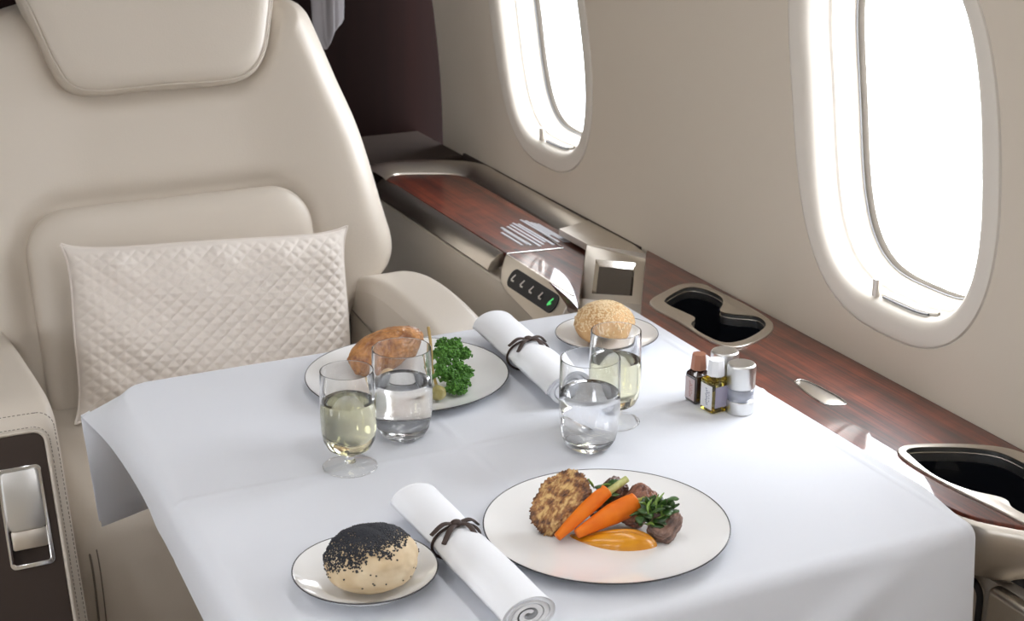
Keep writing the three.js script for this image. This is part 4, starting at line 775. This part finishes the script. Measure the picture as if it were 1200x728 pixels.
// ------------------------------------------------------------------ food on the far plate
{
  const c = onY(458, 432, FY), g = food('roast_chicken', 'golden brown roasted chicken breast on the broccolini plate', 'chicken', [c.x, FY, c.z]);
  const geo = blob(0.058, 0.024, 0.030, (d) => 1 + 0.10 * fbm(d.x * 1.5 + 2, d.y * 1.5, d.z * 1.5, 3) + 0.06 * fbm(d.x * 7, d.y * 7, d.z * 7, 4) - 0.12 * d.x, 170, 110);
  colorize(geo, (p) => { const t = clamp(0.52 + 1.2 * fbm(p.x * 55, p.y * 55, p.z * 55, 4) + 0.7 * fbm(p.x * 260, p.y * 260, p.z * 260, 3), 0, 1); return mixc([0.17, 0.052, 0.014], [0.60, 0.29, 0.10], t); });
  const m = part('flesh', geo, M.vcWet, g); m.position.y = 0.029; m.rotation.set(0.55, 0.28, 0.22, 'YXZ');
}
{
  const c = onY(452, 458, FY), g = food('potato', 'small pale potato with browned top in front of the chicken', 'potato', [c.x, FY, c.z]);
  const geo = blob(0.017, 0.014, 0.015, (d) => 1 + 0.06 * fbm(d.x * 2, d.y * 2, d.z * 2, 2), 60, 40).translate(0, 0.0138, 0);
  part('potato_flesh', colorize(geo, (p) => mixc([0.36, 0.14, 0.03], [0.72, 0.58, 0.34], clamp(0.75 + 1.4 * fbm(p.x * 60, p.y * 60, p.z * 60, 3), 0, 1))), M.vcWet, g);
}
{
  const c = onY(526, 444, FY), g = food('broccolini', 'bright green bunch of broccolini beside the roasted chicken', 'broccolini', [c.x, FY, c.z]);
  const heads = [[520, 405, 0.034], [534, 404, 0.034], [528, 415, 0.036], [543, 416, 0.026], [520, 424, 0.034], [536, 428, 0.028], [546, 436, 0.016], [528, 440, 0.024], [541, 446, 0.012], [533, 453, 0.013], [539, 457, 0.008], [518, 436, 0.030], [516, 414, 0.034]];
  heads.forEach(([u, v, h], i) => {
    const p = onY(u, v, FY + h).sub(g.position), r = 0.0085 + 0.003 * rnd(), fl = [];
    for (let k = 0; k < 70; k++) { const th = rnd() * 6.28, ph = Math.acos(1 - 1.7 * rnd()), d = V(Math.sin(ph) * Math.cos(th), Math.cos(ph), Math.sin(ph) * Math.sin(th)); const s = 0.0011 + 0.0013 * rnd(), rj = r * (0.75 + 0.5 * rnd()); fl.push(blob(s, s, s, (q) => 1 + 0.3 * noise(q.x * 3 + k, q.y * 3, q.z * 3), 8, 6).translate(p.x + d.x * rj, Math.max(s, p.y + d.y * rj * 0.85), p.z + d.z * rj)); }
    const core = blob(r * 0.8, r * 0.66, r * 0.8, null, 18, 12).translate(p.x, Math.max(p.y, r * 0.7), p.z);
    const fg = merge([core, ...fl]);
    const head = part('floret', colorize(fg, (q) => { const t = clamp(0.5 + 1.2 * fbm(q.x * 260, q.y * 260, q.z * 260, 2), 0, 1); return mixc([0.010, 0.050, 0.006], [0.115, 0.31, 0.035], t); }), M.vc, g);
    const root = p.clone().add(V(-0.012 - 0.005 * rnd(), 0, -0.004)); root.y = Math.max(0.004, p.y * 0.7);
    part('stem', colorize(sweep([root, root.clone().lerp(p, 0.5).add(V(0, 0.001, 0)), p], [[0.0026, 0.0026], [0.003, 0.003], [0.0036, 0.0036]], 14, 10), () => [0.115, 0.27, 0.05]), M.vcWet, g);
  });
}
{
  const c = onY(515, 464, FY), g = food('caper_berry', 'olive green caper berry with long upright stalk beside the broccolini', 'caper berry', [c.x, FY, c.z]);
  const p1 = onY(514, 462, FY + 0.0115).sub(g.position), p2 = onY(507, 434, FY + 0.026).sub(g.position), p3 = onY(505, 405, FY + 0.042).sub(g.position), p4 = onY(502, 384, FY + 0.056).sub(g.position);
  const d = p2.clone().sub(p1).normalize();
  part('berry', colorize(sweep([p1.clone().addScaledVector(d, -0.009), p1.clone().addScaledVector(d, -0.003), p1.clone().addScaledVector(d, 0.008), p1.clone().addScaledVector(d, 0.018)], [[0.002, 0.002], [0.0095, 0.0095], [0.0102, 0.0102], [0.0062, 0.0062], [0.0022, 0.0022]], 30, 20), (p) => mixc([0.22, 0.19, 0.05], [0.42, 0.36, 0.14], clamp(0.5 + fbm(p.x * 200, p.y * 60, p.z * 200, 3), 0, 1))), M.vcWet, g);
  part('stalk', colorize(sweep([p1.clone().addScaledVector(d, 0.014), p2, p3, p4], [[0.0022, 0.0022], [0.0018, 0.0018], [0.0017, 0.0017], [0.0024, 0.0024]], 40, 10), () => [0.40, 0.27, 0.09]), M.vcWet, g);
}
// ------------------------------------------------------------------ garment on the bulkhead
{
  const p = onPlane(384, 20, V(0, 0, 1), V(0, 0, -3.13)), g = thing('hanging_scarf', 'pale grey cloth hanging on the dark bulkhead behind the armchair', 'scarf', [p.x, 0.935, -3.13]);
  part('fabric', surf(70, 60, (u, v) => {
    const th = u * Math.PI * 2, y = lerp(0, 0.55, v), flare = 0.026 + 0.018 * v, w = 1 + 0.28 * Math.sin(th * 5 + v * 2) + 0.12 * Math.sin(th * 9 + 1), e = v < 0.04 ? v / 0.04 : 1;
    return V(Math.cos(th) * flare * w * (0.35 + 0.65 * e), y + 0.02 * Math.cos(th + 0.5) * (1 - v), Math.sin(th) * flare * 0.7 * w * (0.35 + 0.65 * e));
  }, { closeU: true }), M.garment, g);
  part('hook', merge([rbox(0.03, 0.03, 0.012, 0.003).translate(0, 0.57, -0.09), tube([V(0, 0.57, -0.09), V(0, 0.56, -0.04), V(0, 0.565, 0.0), V(0, 0.59, 0.012)], 0.005, 30, 8)]), M.nickel, g);
}

renderer.render(scene, camera);
